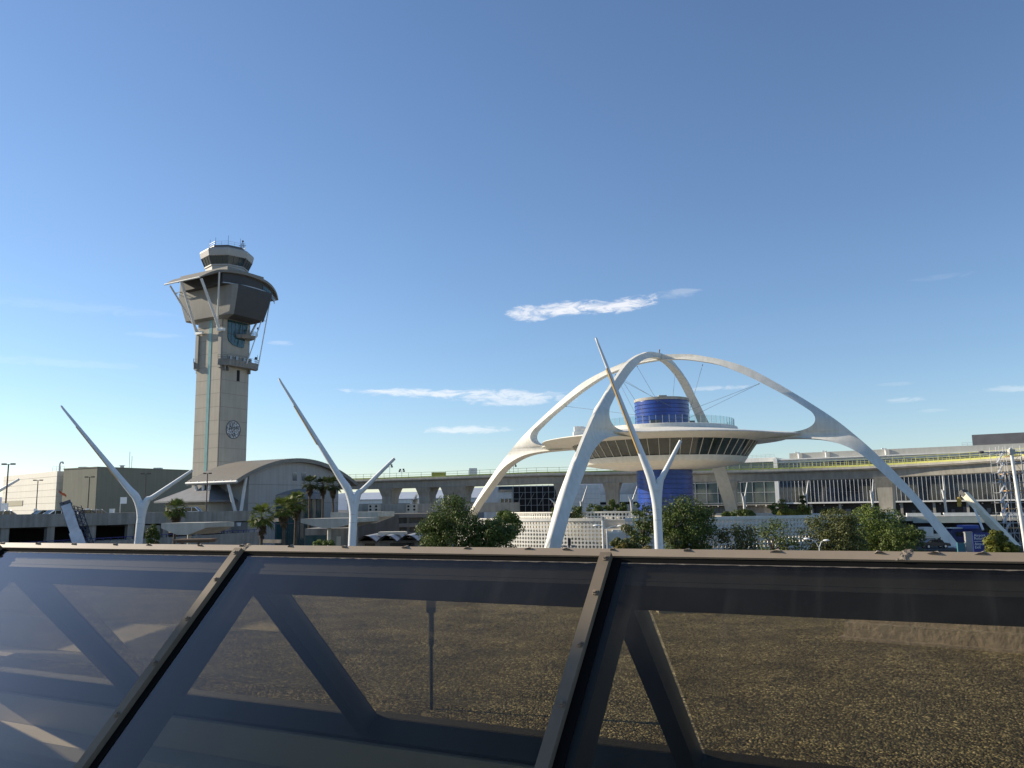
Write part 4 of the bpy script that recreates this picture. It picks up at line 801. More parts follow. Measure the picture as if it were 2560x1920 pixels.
def gidx(px):
    best = min(range(len(gp3)), key=lambda i: abs(on(px, (gp3[i].x, gp3[i].y), (1, 0)))); return best
for px, w in ((944, 3.0), (1036, 3.0), (1122, 2.6), (1150, 3.0), (1388, 2.6), (1517, 3.0), (1839, 2.7), (2222, 3.0), (2610, 3.2)):
    i = gidx(px); n, d = gnorm(i); c = gp3[i] + n * -4; c.z = 0; zt = gp3[i].z - 2.5; mb = MB()
    sec = [(0, 1), (zt * .55, 1), (zt * .85, 1.15), (zt, 1.5)]
    R = []
    for z, k in sec:
        a, b = w / 2 * k, 1.5 * (1 + (k - 1) * 2.2); R += [c + d * x + n * y + Vector((0, 0, z)) for x, y in ((-a, -b), (a, -b), (a, b), (-a, b))]
    mb.add(R, [(q * 4 + k, q * 4 + (k + 1) % 4, (q + 1) * 4 + (k + 1) % 4, (q + 1) * 4 + k) for q in range(3) for k in range(4)] + [(0, 1, 2, 3), (12, 13, 14, 15)]); mb.build('pier', M_gird, gw_, ang=20)
def ondeck(px): i = gidx(px); return gp3[i] + gnorm(i)[0] * -3.5
p = ondeck(1170); mb = MB(); mb.box(p.x - 1.1, p.x + 1.1, p.y - .8, p.y + .8, p.z, p.z + 2.5); tag(mb.build('site_box', M_white), 'white cabin box standing on the guideway deck', 'site box')
p = ondeck(1090); mb = MB(); mb.box(p.x - 2, p.x + 2, p.y - .8, p.y + .8, p.z, p.z + 1.7); mb.box(p.x - 2.05, p.x + 2.05, p.y - .85, p.y + .85, p.z + 1.5, p.z + 1.62); tag(mb.build('storage_skip', mat('yellow_skip', (.45, .42, .08), .7)), 'olive yellow storage skip on the guideway deck', 'skip')
for px, yt, lab in ((970, 1166, 'leftmost cluster floodlight mast on the guideway deck'), (997, 1177, 'short cluster floodlight mast beside the right arm of a Y pole'), (1283, 1164, 'cluster floodlight mast on the deck inside the left arch leg')):
    p = ondeck(px); t = thing('floodlight_mast', p, lab, 'floodlight', 'floodlights on the guideway deck'); zt = zat(px, yt, p.y); mb = MB(); mb.tube([p, (p.x, p.y, zt)], .07, 6); mb.bar((p.x - .7, p.y, zt - .1), (p.x + .7, p.y, zt - .1), .08); mb.build('mast', M_steel, t)
    for dx, dz in ((-.65, -.1), (.65, -.1), (-.45, .35), (.5, .4)): mb = MB(); mb.box(p.x + dx - .25, p.x + dx + .25, p.y - .2, p.y + .2, zt + dz - .25, zt + dz + .2); mb.build('lamp_head', M_dkgrey, t)

# ------------------------------------------------------------------ glass terminal on the right
X0 = gp(1952, 262); UU = Vector((56, -33, 0)).normalized(); NU = Vector((-UU.y, UU.x, 0)); X = frame(X0, UU, NU)
zf = zat(2247, 1253, X(40, 0, 0).y); zr0 = zat(2196, 1141, X(30, 0, 0).y); zr1 = zat(2196, 1122.5, X(30, 0, 0).y)
te = thing('glass_terminal', X(45, 0, 0), 'long glass terminal with white vertical fins and a grey roof fascia behind the guideway', 'building')
mb = MB(); mb.box(0, 140, 0, 30, zf, zr0, X); gl = mb.build('curtain_wall', mat('terminal_glass', (.045, .06, .08), .05, var=.85, scale=.09, spec=.9, stretch=(1, 1, 1.6)), te)  # blotchy base colour paints sky reflections into the glass
mb = MB(); k = 0
while k < 120: mb.box(k * 1.15, k * 1.15 + .10, -.32, -.003, zf + .1, zr0 - .05, X); k += 1
mb.build('fins', M_white, gl, ang=0)
mb = MB(); mb.box(0, 140, -.3, -.004, zf - .35, zf + .1, X); mb.box(0, 140, -.25, -.005, zr0 - .9, zr0, X); mb.build('sill', M_white, gl)
mb = MB()
for z in (zf + 3.0, zf + 6.2, zf + 9.4): mb.box(0, 140, -.12, -.006, z, z + .1, X)
mb.build('transom', M_dkgrey, gl, ang=0)
mb = MB(); mb.box(3, 140, 2.5, 31, zr0 + .01, zr1, X); mb.build('roof_fascia', mat('grey_fascia', (.40, .40, .37), .7, var=.04, streak=.08), te)
mb = MB(); mb.box(-1, 140, -.9, 2.5, zr0 + .01, zr0 + .35, X); mb.build('roof_edge', M_white, te)
a = on(2446, X(0, 4, 0), UU); zb0, zb1 = zat(2446, 1110, X(a, 4, 0).y), zat(2446, 1087, X(a, 4, 0).y); mb = MB(); mb.box(a, a + 60, 4, 24, zr1 + .01, zb1, X); mb.build('penthouse', mat('dark_grey_panel', (.13, .13, .14), .7), te)
for px, y2, nm in ((2005, 1131, 'roof_vent'), (2074, 1127, 'roof_vent'), (2225, 1139, 'roof_vent')):
    a = on(px, X(0, 2, 0), UU); p = X(a, 2.0, zr0 + .3); mb = MB(); mb.tube([p, p + Vector((0, 0, 2.2))], .3, 8); mb.tube([p + Vector((0, 0, 2.0)), p + Vector((-1.2, 0, 2.1))], .16, 6); mb.build(nm, M_white, te)
a = on(2500, X(0, 5, 0), UU); mb = MB(); rails(mb, [X(a - 8, 4.5, zr1), X(a + 10, 4.5, zr1)], 1.0); mb.build('roof_rail', M_steel, te, ang=0)
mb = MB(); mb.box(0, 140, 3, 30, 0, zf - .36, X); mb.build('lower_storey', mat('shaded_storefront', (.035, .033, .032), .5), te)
for k in range(16): mb = MB(); mb.box(k * 8.5, k * 8.5 + .7, .5, 1.3, 0, zf - .36, X); mb.build('lower_column', M_conc, te, ang=0)
for k in range(24):
    mb = MB(); p = X(2 + k * 5.3, 1.6, zf - .9); mb.ball(p, .22, 8, 5); mb.build('soffit_lamp', M_letter, te)
mb = MB(); rnd = random.Random(9)
for k in range(26): a = 4 + k * 4.7 + rnd.uniform(-1, 1); w = rnd.uniform(.8, 2.4); h = rnd.uniform(.9, 2.2); mb.box(a, a + w, 2.6, 2.99, 5.1 + rnd.uniform(0, 1.2), 5.1 + h + .8, X)
mb.build('storefront_panels', mat('storefront_mixed', (.16, .16, .17), .4, var=.8, scale=.25), te, ang=0)
a = on(1942, X0, UU); mb = MB(); mb.box(a, -.05, -1.2, 12, 0, zr0 + .6, X); mb.build('end_wall', M_white, te)
# older glass hall to its left
Hf = frame(X(-1.6, 4, 0), UU, NU); hl = thing('glass_hall', Hf(-22, 0, 0), 'lower teal glazed hall with grid windows left of the white terminal end wall', 'building')
zh = zat(1900, 1149, Hf(-5, 0, 0).y); mb = MB(); mb.box(-46, 0, 0, 20, zf - .3, zh - .8, Hf); gl = mb.build('curtain_wall', mat('hall_glass', (.05, .075, .08), .06, spec=.9), hl)
mb = MB()
for k in range(13): mb.box(-46 + k * 3.8, -46 + k * 3.8 + .14, -.16, -.003, zf, zh - .8, Hf)
for z in (zf + .1, zf + 3.4, zf + 6.8, zf + 10.2): mb.box(-46, 0, -.12, -.002, z, z + .14, Hf)
mb.build('glazing_grid', M_steel, gl, ang=0)
mb = MB(); mb.box(-46.3, 0, -.5, 20, zh - .79, zh + .5, Hf); mb.build('roof_edge', M_white, hl); mb = MB(); rails(mb, [Hf(-16, .5, zh + .5), Hf(-.5, .5, zh + .5)], 1.0); mb.build('roof_rail', M_steel, hl, ang=0)
mb = MB(); mb.box(-46, 0, 2, 18, 0, zf - .31, Hf); mb.box(-46, 0, -.3, 2, zf - .62, zf - .31, Hf); mb.build('lower_storey', M_concd, hl)
mb = MB(); rnd = random.Random(4)
for k in range(14): a = -44 + k * 3.1; mb.tube([Hf(a, -1.0, zf - .5), Hf(a, -1.0, zf - 1.0)], .1, 6)
mb.build('soffit_lamps', M_letter, hl, ang=0)

# ------------------------------------------------------------------ buildings seen below the guideway
def block(name, px0, px1, y0, y1, Y, depth, m, lab, cat='building', z0=0):
    p, q = at(px0, (y0 + y1) / 2, Y), at(px1, (y0 + y1) / 2, Y); zt = zat((px0 + px1) / 2, y0, Y); t = thing(name, ((p.x + q.x) / 2, Y, z0), lab, cat)
    mb = MB(); mb.box(p.x, q.x, Y, Y + depth, z0, zt); mb.build('wall', m, t); return t, p.x, q.x, zt
t, xa, xb, zt = block('scaffolded_building', 1215, 1500, 1214, 1275, 262, 30, M_white, 'white building with a black scaffolded facade under the guideway')
f = lambda px: at(px, 1262, 262).x
mb = MB(); mb.box(f(1283), f(1402), 261.6, 261.99, 8, zt - .1); dk = mb.build('black_facade', M_dark, t)
mb = MB()
for k in range(9): x = lerp(f(1284), f(1401), k / 8); mb.box(x - .06, x + .06, 260.6, 260.75, 0, zt + .2)
for z in (10.2, 12.2, 14.2, 16.0): mb.box(f(1283), f(1402), 260.6, 260.75, z, z + .09)
for k in range(4): x = f(1290 + k * 28); mb.bar((x, 260.5, 10), (x + 2.2, 260.5, 14), .08)
mb.build('scaffold', M_steel, dk, ang=0)
mb = MB(); mb.box(f(1251), f(1280), 261.7, 261.98, 8.2, 12.4); w = mb.build('window', M_glass, t); mb = MB(); mb.box(f(1247), f(1281), 261.6, 261.97, 14.6, 16.2); mb.build('upper_window', M_bglass, t)
mb = MB()
for x in (1251, 1261, 1271, 1280): mb.box(f(x) - .12, f(x) + .12, 261.5, 261.7, 8.2, 12.4)
mb.box(f(1251), f(1280), 261.5, 261.7, 10.2, 10.4); mb.build('window_frame', M_white, w, ang=0)
mb = MB()
for z in (10.5, 12, 13.5, 15): mb.box(f(1404), f(1500), 261.93, 261.99, z, z + .06)
mb.build('panel_joint', M_steel, t, ang=0)
t, xa, xb, zt = block('long_white_shed', 1478, 1600, 1236, 1275, 268, 30, M_white, 'long low white shed with a dark window band left of the blue core')
mb = MB(); mb.box(xa, xb, 267.8, 267.99, 10.1, 10.9); mb.build('window_band', M_dark, t); mb = MB(); mb.box(xa - 2, xb, 267, 267.99, 0, 9.9); mb.build('plinth', M_concl, t)
t, xa, xb, zt = block('grey_shed', 1440, 1600, 1208, 1240, 300, 30, mat('blue_grey_wall', (.34, .38, .43), .6), 'blue grey shed with a sloped roof behind the long white shed')
def hangar(px0, px1, yr, ye, Y, lab, pier=False):
    p, q = at(px0, 1262, Y).x, at(px1, 1262, Y).x; zr, ze = zat((px0 + px1) / 2, yr, Y + 14), zat((px0 + px1) / 2, ye, Y); t = thing('hangar', ((p + q) / 2, Y, 0), lab, 'hangar', 'hangars beyond the guideway')
    mb = MB(); mb.box(p, q, Y, Y + 28, 0, ze); mb.build('wall', M_white, t)
    mb = MB(); mb.prism([(0, ze), (0, ze + .4), (14, zr), (28, ze + .4), (28, ze)], lambda y, z: Vector((p - .8, Y - .5 + y, z)), lambda y, z: Vector((q + .8, Y - .5 + y, z))); mb.build('roof', M_silver, t, ang=15)
    mb = MB(); mb.box(p + 1, q - 1, Y - .15, Y - .01, 0, ze - 1.6)
    mb.build('hangar_door', mat('hangar_grey', (.25, .24, .22), .7), t)
hangar(868, 1030, 1231, 1250, 380, 'left silver roofed hangar under the guideway'); hangar(1046, 1118, 1225, 1247, 380, 'middle silver roofed hangar with a bright white eave'); hangar(1150, 1215, 1220, 1246, 395, 'right silver roofed hangar beside the left arch leg')
# lower roadway and structures in the middle distance
lr = thing('lower_viaduct', gp(1060, 205), 'concrete viaduct below the guideway left of the big tree', 'viaduct')
za, zb_ = zat(1060, 1259, 205), zat(1060, 1283, 205); x0, x1 = at(880, 1262, 205).x, at(1300, 1262, 205).x
mb = MB(); mb.hexa([(x0, 203, zb_), (x1, 211, zb_), (x1, 222, zb_), (x0, 214, zb_), (x0, 203, za), (x1, 211, za), (x1, 222, za), (x0, 214, za)]); mb.build('deck', M_gird, lr, ang=0)
for px in (980, 1075, 1170, 1260): p = gp(px, 209); mb = MB(); mb.box(p.x - 1, p.x + 1, 207, 212, 0, zb_ - .01); mb.build('column', M_gird, lr)
for px in (934, 1029):
    p = at(px, 1270, 200); mb = MB(); mb.box(p.x - 1.25, p.x + 1.25, 199.5, 202.9, p.z - .9, p.z + .9); mb.box(p.x - 1.4, p.x + 1.2, 199.3, 202.9, p.z - 1.35, p.z - .92); e = mb.build('pier_cap', M_concl, lr)
    for dx in (-.7, .7):
        for dz in (-.4, .4): mb = MB(); mb.tube([(p.x + dx, 199.45, p.z + dz), (p.x + dx, 199.7, p.z + dz)], .27, 10); mb.build('cap_hole', M_dark, e)
dp = thing('dark_garage', gp(975, 165), 'dark brown garage block with two rows of openings behind the scalloped roof', 'building'); x0, x1 = at(888, 1300, 165).x, at(1075, 1300, 165).x; zt = zat(980, 1285, 165)
M_gar = mat('brown_garage', (.13, .115, .10), .9, var=.1, streak=.2)
mb = MB(); mb.box(x0, x1, 165.8, 185, 0, zt); mb.build('wall', M_gar, dp)
zz = [zt - 1.0 - 2.0 * k for k in range(5)]
mb = MB(); xs = at(997, 1300, 165).x; mb.box(x0, xs, 165, 165.79, 0, zt, None); mb.build('front_wall', M_gar, dp)
for k, z in enumerate((zt, zt - 1.85, zt - 3.6)): mb = MB(); mb.box(xs + .02, x1, 165, 165.6, z - .75, z); mb.build('parapet', mat('garage_parapet', (.17, .155, .14), .9), dp)
for px in (1020, 1062): x = at(px, 1300, 165).x; mb = MB(); mb.box(x - .25, x + .25, 165.05, 165.55, 0, zt - .76); mb.build('column', M_gar, dp)
sr = thing('scalloped_pavilion', gp(985, 132), 'low pavilion with a scalloped thin shell roof behind the cap rail', 'building'); x0 = at(888, 1340, 132).x; zt = zat(985, 1338, 132); mb = MB(); sp_ = 3.3; n = 12
for k in range(4):
    mb.grid(lambda i, j: Vector((x0 + k * sp_ + sp_ * i / n, 132 + 13 * (j in (1, 2)), zt - (.95 if j < 2 else 1.12) + .95 * math.sin(math.pi * i / n))), n + 1, 4)
mb.build('shell_roof', mat('shell_grey', (.36, .37, .38), .7), sr, ang=30)
mb = MB(); mb.box(x0, x0 + 4 * sp_, 134, 144, 0, zt - .9); mb.build('wall', M_concd, sr); mb = MB(); mb.box(x0 + 1.2, x0 + 2.8, 133.9, 133.99, 0, zt - 1.3); mb.box(x0 + 5.2, x0 + 9, 133.9, 133.99, 1.6, zt - 1.3); mb.build('glazing', M_glass, sr)
mb = MB(); mb.box(x0 + 2.6, x0 + 7, 138, 141, zt - .1, zt + .35); mb.build('roof_unit', M_concl, sr)
def bent(px0, px1, ytop, ybot, Y, lab, stem, dep=5, f0=.36, f1=.60):
    p, q = at(px0, ytop, Y), at(px1, ytop, Y); zt = p.z; zb = zat((px0 + px1) / 2, ybot, Y); w = q.x - p.x; t = thing('walkway_bent', ((p.x + q.x) / 2, Y, 0), lab, 'concrete bent', 'inverted trapezoid concrete bents')
    pl = [(0, zt), (w, zt), (w, zt - (zt - zb) * .42), (w * f1, zb), (w * f0, zb), (0, zt - (zt - zb) * .42)]
    mb = MB(); mb.prism(pl, lambda x, z: Vector((p.x + x, Y, z)), lambda x, z: Vector((p.x + x + dep * .35, Y + dep, z))); mb.build('cap_beam', M_concl, t, ang=15)
    x = at(stem, ybot, Y).x; mb = MB(); mb.tube([(x, Y + dep * .4, 0), (x, Y + dep * .4, zb + .05)], .26, 12); mb.build('stem', M_concl, t)
bent(403, 517, 1308, 1337, 104, 'inverted trapezoid concrete bent with a round stem left of the palms', 458)
bent(752, 900, 1297, 1320, 112, 'wide shaded concrete bent behind the middle Y pole', 815)
bent(826, 945, 1281, 1310, 126, 'upper concrete bent whose soffit slopes up right of the middle Y pole', 870)
p = at(432, 1349, 100); q = at(524, 1349, 100); zt = p.z; br = thing('bronze_shelter', ((p.x + q.x) / 2, 100, 0), 'flat bronze shelter roof just behind the cap rail', 'shelter')
mb = MB(); mb.box(p.x, q.x, 100, 103, zt - .18, zt); mb.box(p.x + .3, q.x - .2, 100.3, 102.8, zt - .42, zt - .2); mb.build('roof', mat('bronze_roof', (.16, .10, .06), .6), br)
for x in (p.x + .6, q.x - 1.8): mb = MB(); mb.box(x, x + .25, 101, 101.3, 0, zt - .43); mb.build('post', M_dkgrey, br)
t, xa, xb, zt = block('service_block', 762, 868, 1321, 1345, 118, 8, M_concd, 'grey service block with a pale door below the wide concrete bent', z0=0)
mb = MB(); x = at(848, 1335, 118).x; mb.box(x - .35, x + .25, 117.9, 117.99, 3, 6.2); mb.build('door', M_concl, t); mb = MB(); x = at(790, 1335, 118).x; mb.box(x - 1.5, x + 1.5, 117.9, 117.99, 4, 6.4); mb.build('window', M_teal, t)

# ------------------------------------------------------------------ mobile cranes
def boomcrane(lab, base, tip, w, m_, jib=None, flag=False, rest=None):
    t = thing('mobile_crane', (base.x, base.y, 0), lab, 'crane', 'mobile crane booms'); d = (tip - base).normalized()
    L_ = (tip - base).length; side = Vector((.45, -.89, 0))
    mb = MB(); mb.bar(base, tip - d * .6, w, w * 1.1, up=side); mb.build('boom', m_, t, ang=0)
    mb = MB(); mb.bar(base, base + d * L_ * .52, w * 1.22, w * 1.32, up=side); mb.build('boom_sleeve', m_, t, ang=0)
    mb = MB(); a = tip - d * .9; mb.bar(a, tip + d * .2, w * 1.15, w * .8, up=side)
    for k in (-.4, 0, .4): c = tip + d * .1 + Vector((.25 + k, -w * .4, 0)) * w; mb.tube([c - Vector((0, .12, 0)), c + Vector((0, .12, 0))], .28 * w, 10)
    mb.build('boom_head', M_dkgrey, t)
    if jib:
        j0, j1, jw = jib; mb = MB(); ax = (j1 - j0); n = 14; u = Vector((1, .2, 0)).normalized() * jw / 2; v = Vector((0, 1, .2)).normalized() * jw / 2
        for sx_, sy in ((-1, -1), (1, -1), (1, 1), (-1, 1)): mb.bar(j0 + u * sx_ + v * sy, j1 + u * sx_ * .8 + v * sy * .8, .09)
        for i in range(n):
            a, b = j0 + ax * i / n, j0 + ax * (i + 1) / n; s_ = 1 if i % 2 else -1
            for sy in (-1, 1): mb.bar(a + u * s_ + v * sy, b - u * s_ + v * sy, .06)
            mb.bar(a + u + v * s_, b + u - v * s_, .06)
        mb.build('lattice_jib', mat('jib_navy', (.03, .03, .05), .6), t, ang=0)
    if flag:
        a = tip + Vector((-.5, 0, .2)); mb = MB(); mb.tube([a, a + Vector((-.5, 0, 1.6))], .03, 5); mb.build('flag_staff', M_steel, t)
        mb = MB(); mb.grid(lambda i, j: a + Vector((-.5 + .95 * i / 8, .06 * math.sin(i), 1.55 - .55 * i / 8 - j * .3 + .05 * math.sin(i * 1.3))), 9, 2); mb.build('flag', M_orange, t, ang=0)
    if rest: mb = MB(); mb.tube([rest[0], rest[1]], .2, 8); mb.tube([rest[0].lerp(rest[1], .45), rest[1]], .13, 8); mb.build('lift_cylinder', M_white, t)
    mb = MB(); mb.box(base.x - 4, base.x + 4, base.y - 1.2, base.y + 1.2, .8, 1.5); mb.box(base.x - 1.2, base.x + 1.4, base.y - 1.1, base.y + 1.1, 1.5, max(1.8, base.z + .4)); mb.build('carrier', M_white, t)
    for k in (-3, -1.5, 1.5, 3):
        mb = MB(); mb.tube([(base.x + k, base.y - 1.3, .6), (base.x + k, base.y + 1.3, .6)], .6, 14); mb.build('wheel', M_tyre, t)
    return t
tip = at(165, 1262, 100); low = at(199, 1362, 96); base = low + (low - tip) * .62
boomcrane('grey white crane boom with a dark lattice jib and orange flag before the parking structure', base, tip, 1.05, mat('crane_grey_white', (.52, .53, .54), .45, var=.06, streak=.15), jib=(at(219, 1370, 96), at(189, 1266, 100), 1.0), flag=True)
tip = at(2406, 1229, 152); low = at(2494, 1322, 147); base = low + (low - tip) * .55
ct2 = boomcrane('cream white crane boom leaning left before the terminal on the right', base, tip, .95, mat('cream_boom', (.75, .70, .55), .5), rest=(at(2434, 1266, 150.3), at(2458, 1325, 147)))
hk = at(2397, 1244, 152); mb = MB(); mb.tube([tip, hk], .03, 5); mb.build('hoist_rope', M_dkgrey, ct2); mb = MB(); mb.ball(hk - Vector((0, 0, .5)), .42, 8, 6, 1.5); mb.box(hk.x - .3, hk.x + .2, hk.y - .2, hk.y + .2, hk.z - 1.6, hk.z - .9); mb.build('hook_block', mat('hook_yellow', (.5, .33, .05), .6), ct2)

# ------------------------------------------------------------------ scaffold tower and tall pole at the right edge
sf = thing('scaffold_tower', gp(2545, 150), 'tall galvanised scaffold stair tower with planks at the right edge', 'scaffold'); Y = 150
def sxp(px): return at(px, 1262, Y).x
zt = zat(2545, 1122, Y); mb = MB(); xs = [sxp(p) for p in (2512, 2528, 2546, 2566, 2590)]
for x in xs:
    for y in (150, 153): mb.tube([(x, y, 0), (x, y, zt + .6)], .06, 5)
for k in range(11):
    z = k * zt / 10.5 + .3
    for y in (150, 153): mb.tube([(xs[0] - .6, y, z), (xs[-1], y, z)], .05, 5)
    for x in xs: mb.tube([(x, 150, z), (x, 153, z)], .05, 5)
mb.build('standards_and_ledgers', M_steel, sf, ang=0)
mb = MB()
for k in range(10):
    z = k * zt / 10.5 + .3; z2 = z + zt / 10.5
    for i in (1, 2, 3): a, b = (xs[i], xs[i + 1]) if (k + i) % 2 else (xs[i + 1], xs[i]); mb.tube([(a, 149.93, z), (b, 149.93, z2)], .04, 5)
mb.build('braces', M_steel, sf, ang=0)
for k in range(10): z = k * zt / 10.5 + .3; z2 = z + zt / 10.5; mb = MB(); mb.bar((xs[0], 151, z), (xs[1], 151, z2), .6, .1); mb.build('stair_flight', M_steel, sf, ang=0)
for k, z in enumerate((zt * .93, zt * .76, zt * .60, zt * .43, zt * .25)): mb = MB(); mb.box(xs[1] if k else xs[2], xs[3], 150.2, 152.8, z, z + .18); mb.build('plank_deck', M_wood, sf)
mb = MB(); z0_ = zat(2512, 1172, Y); mb.tube([(sxp(2500), 150, z0_), (sxp(2512), 150, z0_)], .06, 5); mb.box(sxp(2502), sxp(2514), 149.6, 151, z0_ - 2.0, z0_ - 1.85); mb.build('outrigger_platform', M_wood, sf, ang=0)
tp = thing('tall_pole', gp(2555, 125), 'tall tapered white pole standing before the scaffold tower', 'pole'); b = gp(2556, 125); e_ = at(2526, 1120, 125); mb = MB(); mb.tube([b, b.lerp(e_, .5), e_], [.33, .27, .2], 12); mb.build('shaft', M_white, tp)
mb = MB(); a = at(2455, 1131, 125); mb.tube([at(2527, 1132, 125), a], .07, 6); mb.tube([at(2527, 1132, 125), at(2600, 1131, 125)], .07, 6); mb.tube([e_, at(2527, 1132, 125)], .25, 8); mb.build('cross_arm', M_steel, tp)
mb = MB(); mb.ball(a + Vector((-.1, 0, .05)), .42, 10, 6, .5); mb.build('lamp_head', M_dkgrey, tp); mb = MB(); mb.box(e_.x - .35, e_.x + .5, e_.y - .3, e_.y + .3, e_.z - 1.0, e_.z - .2); mb.build('camera_box', M_concl, tp)

# ------------------------------------------------------------------ road level on the right
ur = thing('upper_roadway', gp(2420, 185), 'pale concrete upper roadway with barriers in front of the terminal storefronts', 'viaduct'); x0, x1 = at(2250, 1262, 185).x, at(2720, 1262, 185).x
zt = zat(2350, 1290, 185); zb_ = zat(2350, 1306, 185); mb = MB(); mb.hexa([(x0, 185, zb_ + .4), (x1, 165, zb_ + .4), (x1, 185, zb_ + .4), (x0, 205, zb_ + .4), (x0, 185, zt), (x1, 165, zt), (x1, 185, zt), (x0, 205, zt)]); mb.build('deck', M_concl, ur, ang=0)
fx = lambda px, o=0: Vector((at(px, 1262, 185).x, lerp(185, 165, (px - 2250) / 470) - o, 0))
for i, (pa, pb) in enumerate(((2262, 2330), (2336, 2402), (2446, 2487), (2500, 2552))):
    a, b = fx(pa, .1), fx(pb, .1); mb = MB(); mb.hexa([(a.x, a.y, zt), (b.x, b.y, zt), (b.x, b.y + .4, zt), (a.x, a.y + .4, zt), (a.x, a.y, zt + .75), (b.x, b.y, zt + .75), (b.x, b.y + .4, zt + .75), (a.x, a.y + .4, zt + .75)]); mb.build('barrier', M_white, ur, ang=0)
a, b = fx(2272, .6), fx(2416, .6); mb = MB(); mb.hexa([(a.x, a.y, zb_), (b.x, b.y, zb_), (b.x, b.y + .3, zb_), (a.x, a.y + .3, zb_), (a.x, a.y, zt - .1), (b.x, b.y, zt - .1), (b.x, b.y + .3, zt - .1), (a.x, a.y + .3, zt - .1)]); mb.build('glazed_panel', mat('grey_green_panel', (.38, .42, .38), .5), ur, ang=0)
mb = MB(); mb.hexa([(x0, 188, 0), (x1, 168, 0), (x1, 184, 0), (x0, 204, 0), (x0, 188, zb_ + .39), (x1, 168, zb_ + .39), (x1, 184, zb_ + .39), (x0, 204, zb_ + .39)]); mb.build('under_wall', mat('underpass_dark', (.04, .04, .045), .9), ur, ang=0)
# bus
bs = thing('shuttle_bus', gp(2412, 160), 'blue shuttle bus with white lettering and a red badge left of the blue road sign', 'bus'); Y = 160; p, q = at(2376, 1321, Y), at(2455, 1321, Y); zt = p.z; x0, x1 = p.x, q.x; M_bus = mat('bus_blue', (.014, .024, .13), .35); z0_ = max(.5, zt - 3.2)
mb = MB(); mb.prism([(x0, z0_), (x1, z0_), (x1, zt - .5), (x1 - .3, zt - .08), (x0 + .5, zt - .08), (x0 + .08, zt - .5)], lambda x, z: Vector((x, Y, z)), lambda x, z: Vector((x, Y + 2.5, z))); mb.build('body', M_bus, bs, ang=20)
mb = MB(); mb.box(x0 + .9, x0 + 2.2, Y - .03, Y + .02, zt - 1.5, zt - .7); mb.build('window', M_glass, bs)
mb = MB(); xm = lerp(x0, x1, .42); mb.prism([(0, 0), (0, .55), (.5, .62), (2.4, .62), (2.4, 0)], lambda y, z: Vector((xm, Y + y, zt - .07 + z)), lambda y, z: Vector((x1 - .5, Y + y, zt - .07 + z))); mb.build('roof_pod', mat('pod_blue', (.05, .10, .42), .4), bs, ang=20)
mb = MB(); mb.box(x0, xm - .1, Y + .1, Y + 2.4, zt - .07, zt + .12); mb.build('roof_fairing', M_silver, bs)
mb = MB(); xr = lerp(x0, x1, .38); mb.prism([(0, 0), (1.0, 0), (1.15, .5), (.15, .5)], lambda x, z: Vector((xr + x, Y - .05, zt - 2.0 + z)), lambda x, z: Vector((xr + x, Y - .01, zt - 2.0 + z))); mb.build('red_badge', M_red, bs, ang=0)
mb = MB(); textmesh(mb, 'Ryder', .72, (xr + 1.25, Y - .02, zt - 1.98), (1, 0, 0)); mb.build('lettering', M_letter, bs, ang=0)
for x in (x0 + 1.5, x1 - 1.4): mb = MB(); mb.tube([(x, Y - .04, z0_ + .1), (x, Y + 2.54, z0_ + .1)], .5, 14); mb.build('wheel', M_tyre, bs)
# road sign
Y = 112; p, q = at(2431, 1332, Y), at(2476, 1332, Y); zt = p.z; sg = thing('road_sign', ((p.x + q.x) / 2, Y, 0), 'tall blue road sign reading Airport Return and Airport Exit behind the round bush', 'road sign')
mb = MB(); mb.box(p.x, q.x, Y, Y + .12, zt - 2.6, zt); mb.build('panel', M_sign, sg)
mb = MB()
for i, (s_, z, h) in enumerate((('Airport', .50, .40), ('Return', .90, .40), ('Airport', 1.62, .40), ('Exit', 2.05, .40))): textmesh(mb, s_, h * 1.25, (p.x + .14, Y - .02, zt - z), (1, 0, 0), depth=.008)
mb.box(p.x + .1, q.x - .1, Y - .02, Y - .004, zt - 1.15, zt - 1.10); mb.build('lettering', M_letter, sg, ang=0)
for x in (p.x + .3, q.x - .3): mb = MB(); mb.tube([(x, Y + .2, 0), (x, Y + .2, zt - .3)], .07, 6); mb.build('post', M_steel, sg)
Y = 116; p, q = at(2413, 1332, Y), at(2430, 1332, Y); mb = MB(); mb.box(p.x, q.x, Y, Y + .4, 0, p.z); mb.box(p.x - .05, q.x + .05, Y - .05, Y + .45, p.z, p.z + .12); tag(mb.build('advert_pillar', mat('pillar_grey', (.30, .30, .29), .5, var=.4, scale=.5)), 'grey pillar with a mottled panel left of the blue road sign', 'pillar')
Y = 120; p, q = at(2394, 1359, Y), at(2413, 1359, Y); mb = MB(); mb.box(p.x, q.x, Y, Y + .15, .1, p.z); mb.box(p.x - .05, p.x + .05, Y - .05, Y + .2, 0, p.z + .15); mb.box(q.x - .05, q.x + .05, Y - .05, Y + .2, 0, p.z + .15); tag(mb.build('hoarding', mat('teal_board', (.04, .16, .20), .6)), 'teal site hoarding at the foot of the right arch leg', 'hoarding')
Y = 150; p, q = at(2302, 1322, Y), at(2338, 1322, Y); vn = vehicle('parked_truck', ((p.x + q.x) / 2, Y, max(0, p.z - 2.1)), 0, (.62, .60, .55), 'white box truck behind the right arch leg', 'van', 'truck')
mb = MB(); mb.box(p.x, q.x - .9, Y - 1.05, Y + 1.05, max(0, p.z - 2.1) + .9, p.z + .3); mb.build('cargo_box', M_white, vn); 
vehicle('parked_car', (at(2334, 1345, 140).x, 140, 2.1), 0, (.02, .02, .025), 'dark car below the white box truck by the arch leg', 'sedan', 'car')
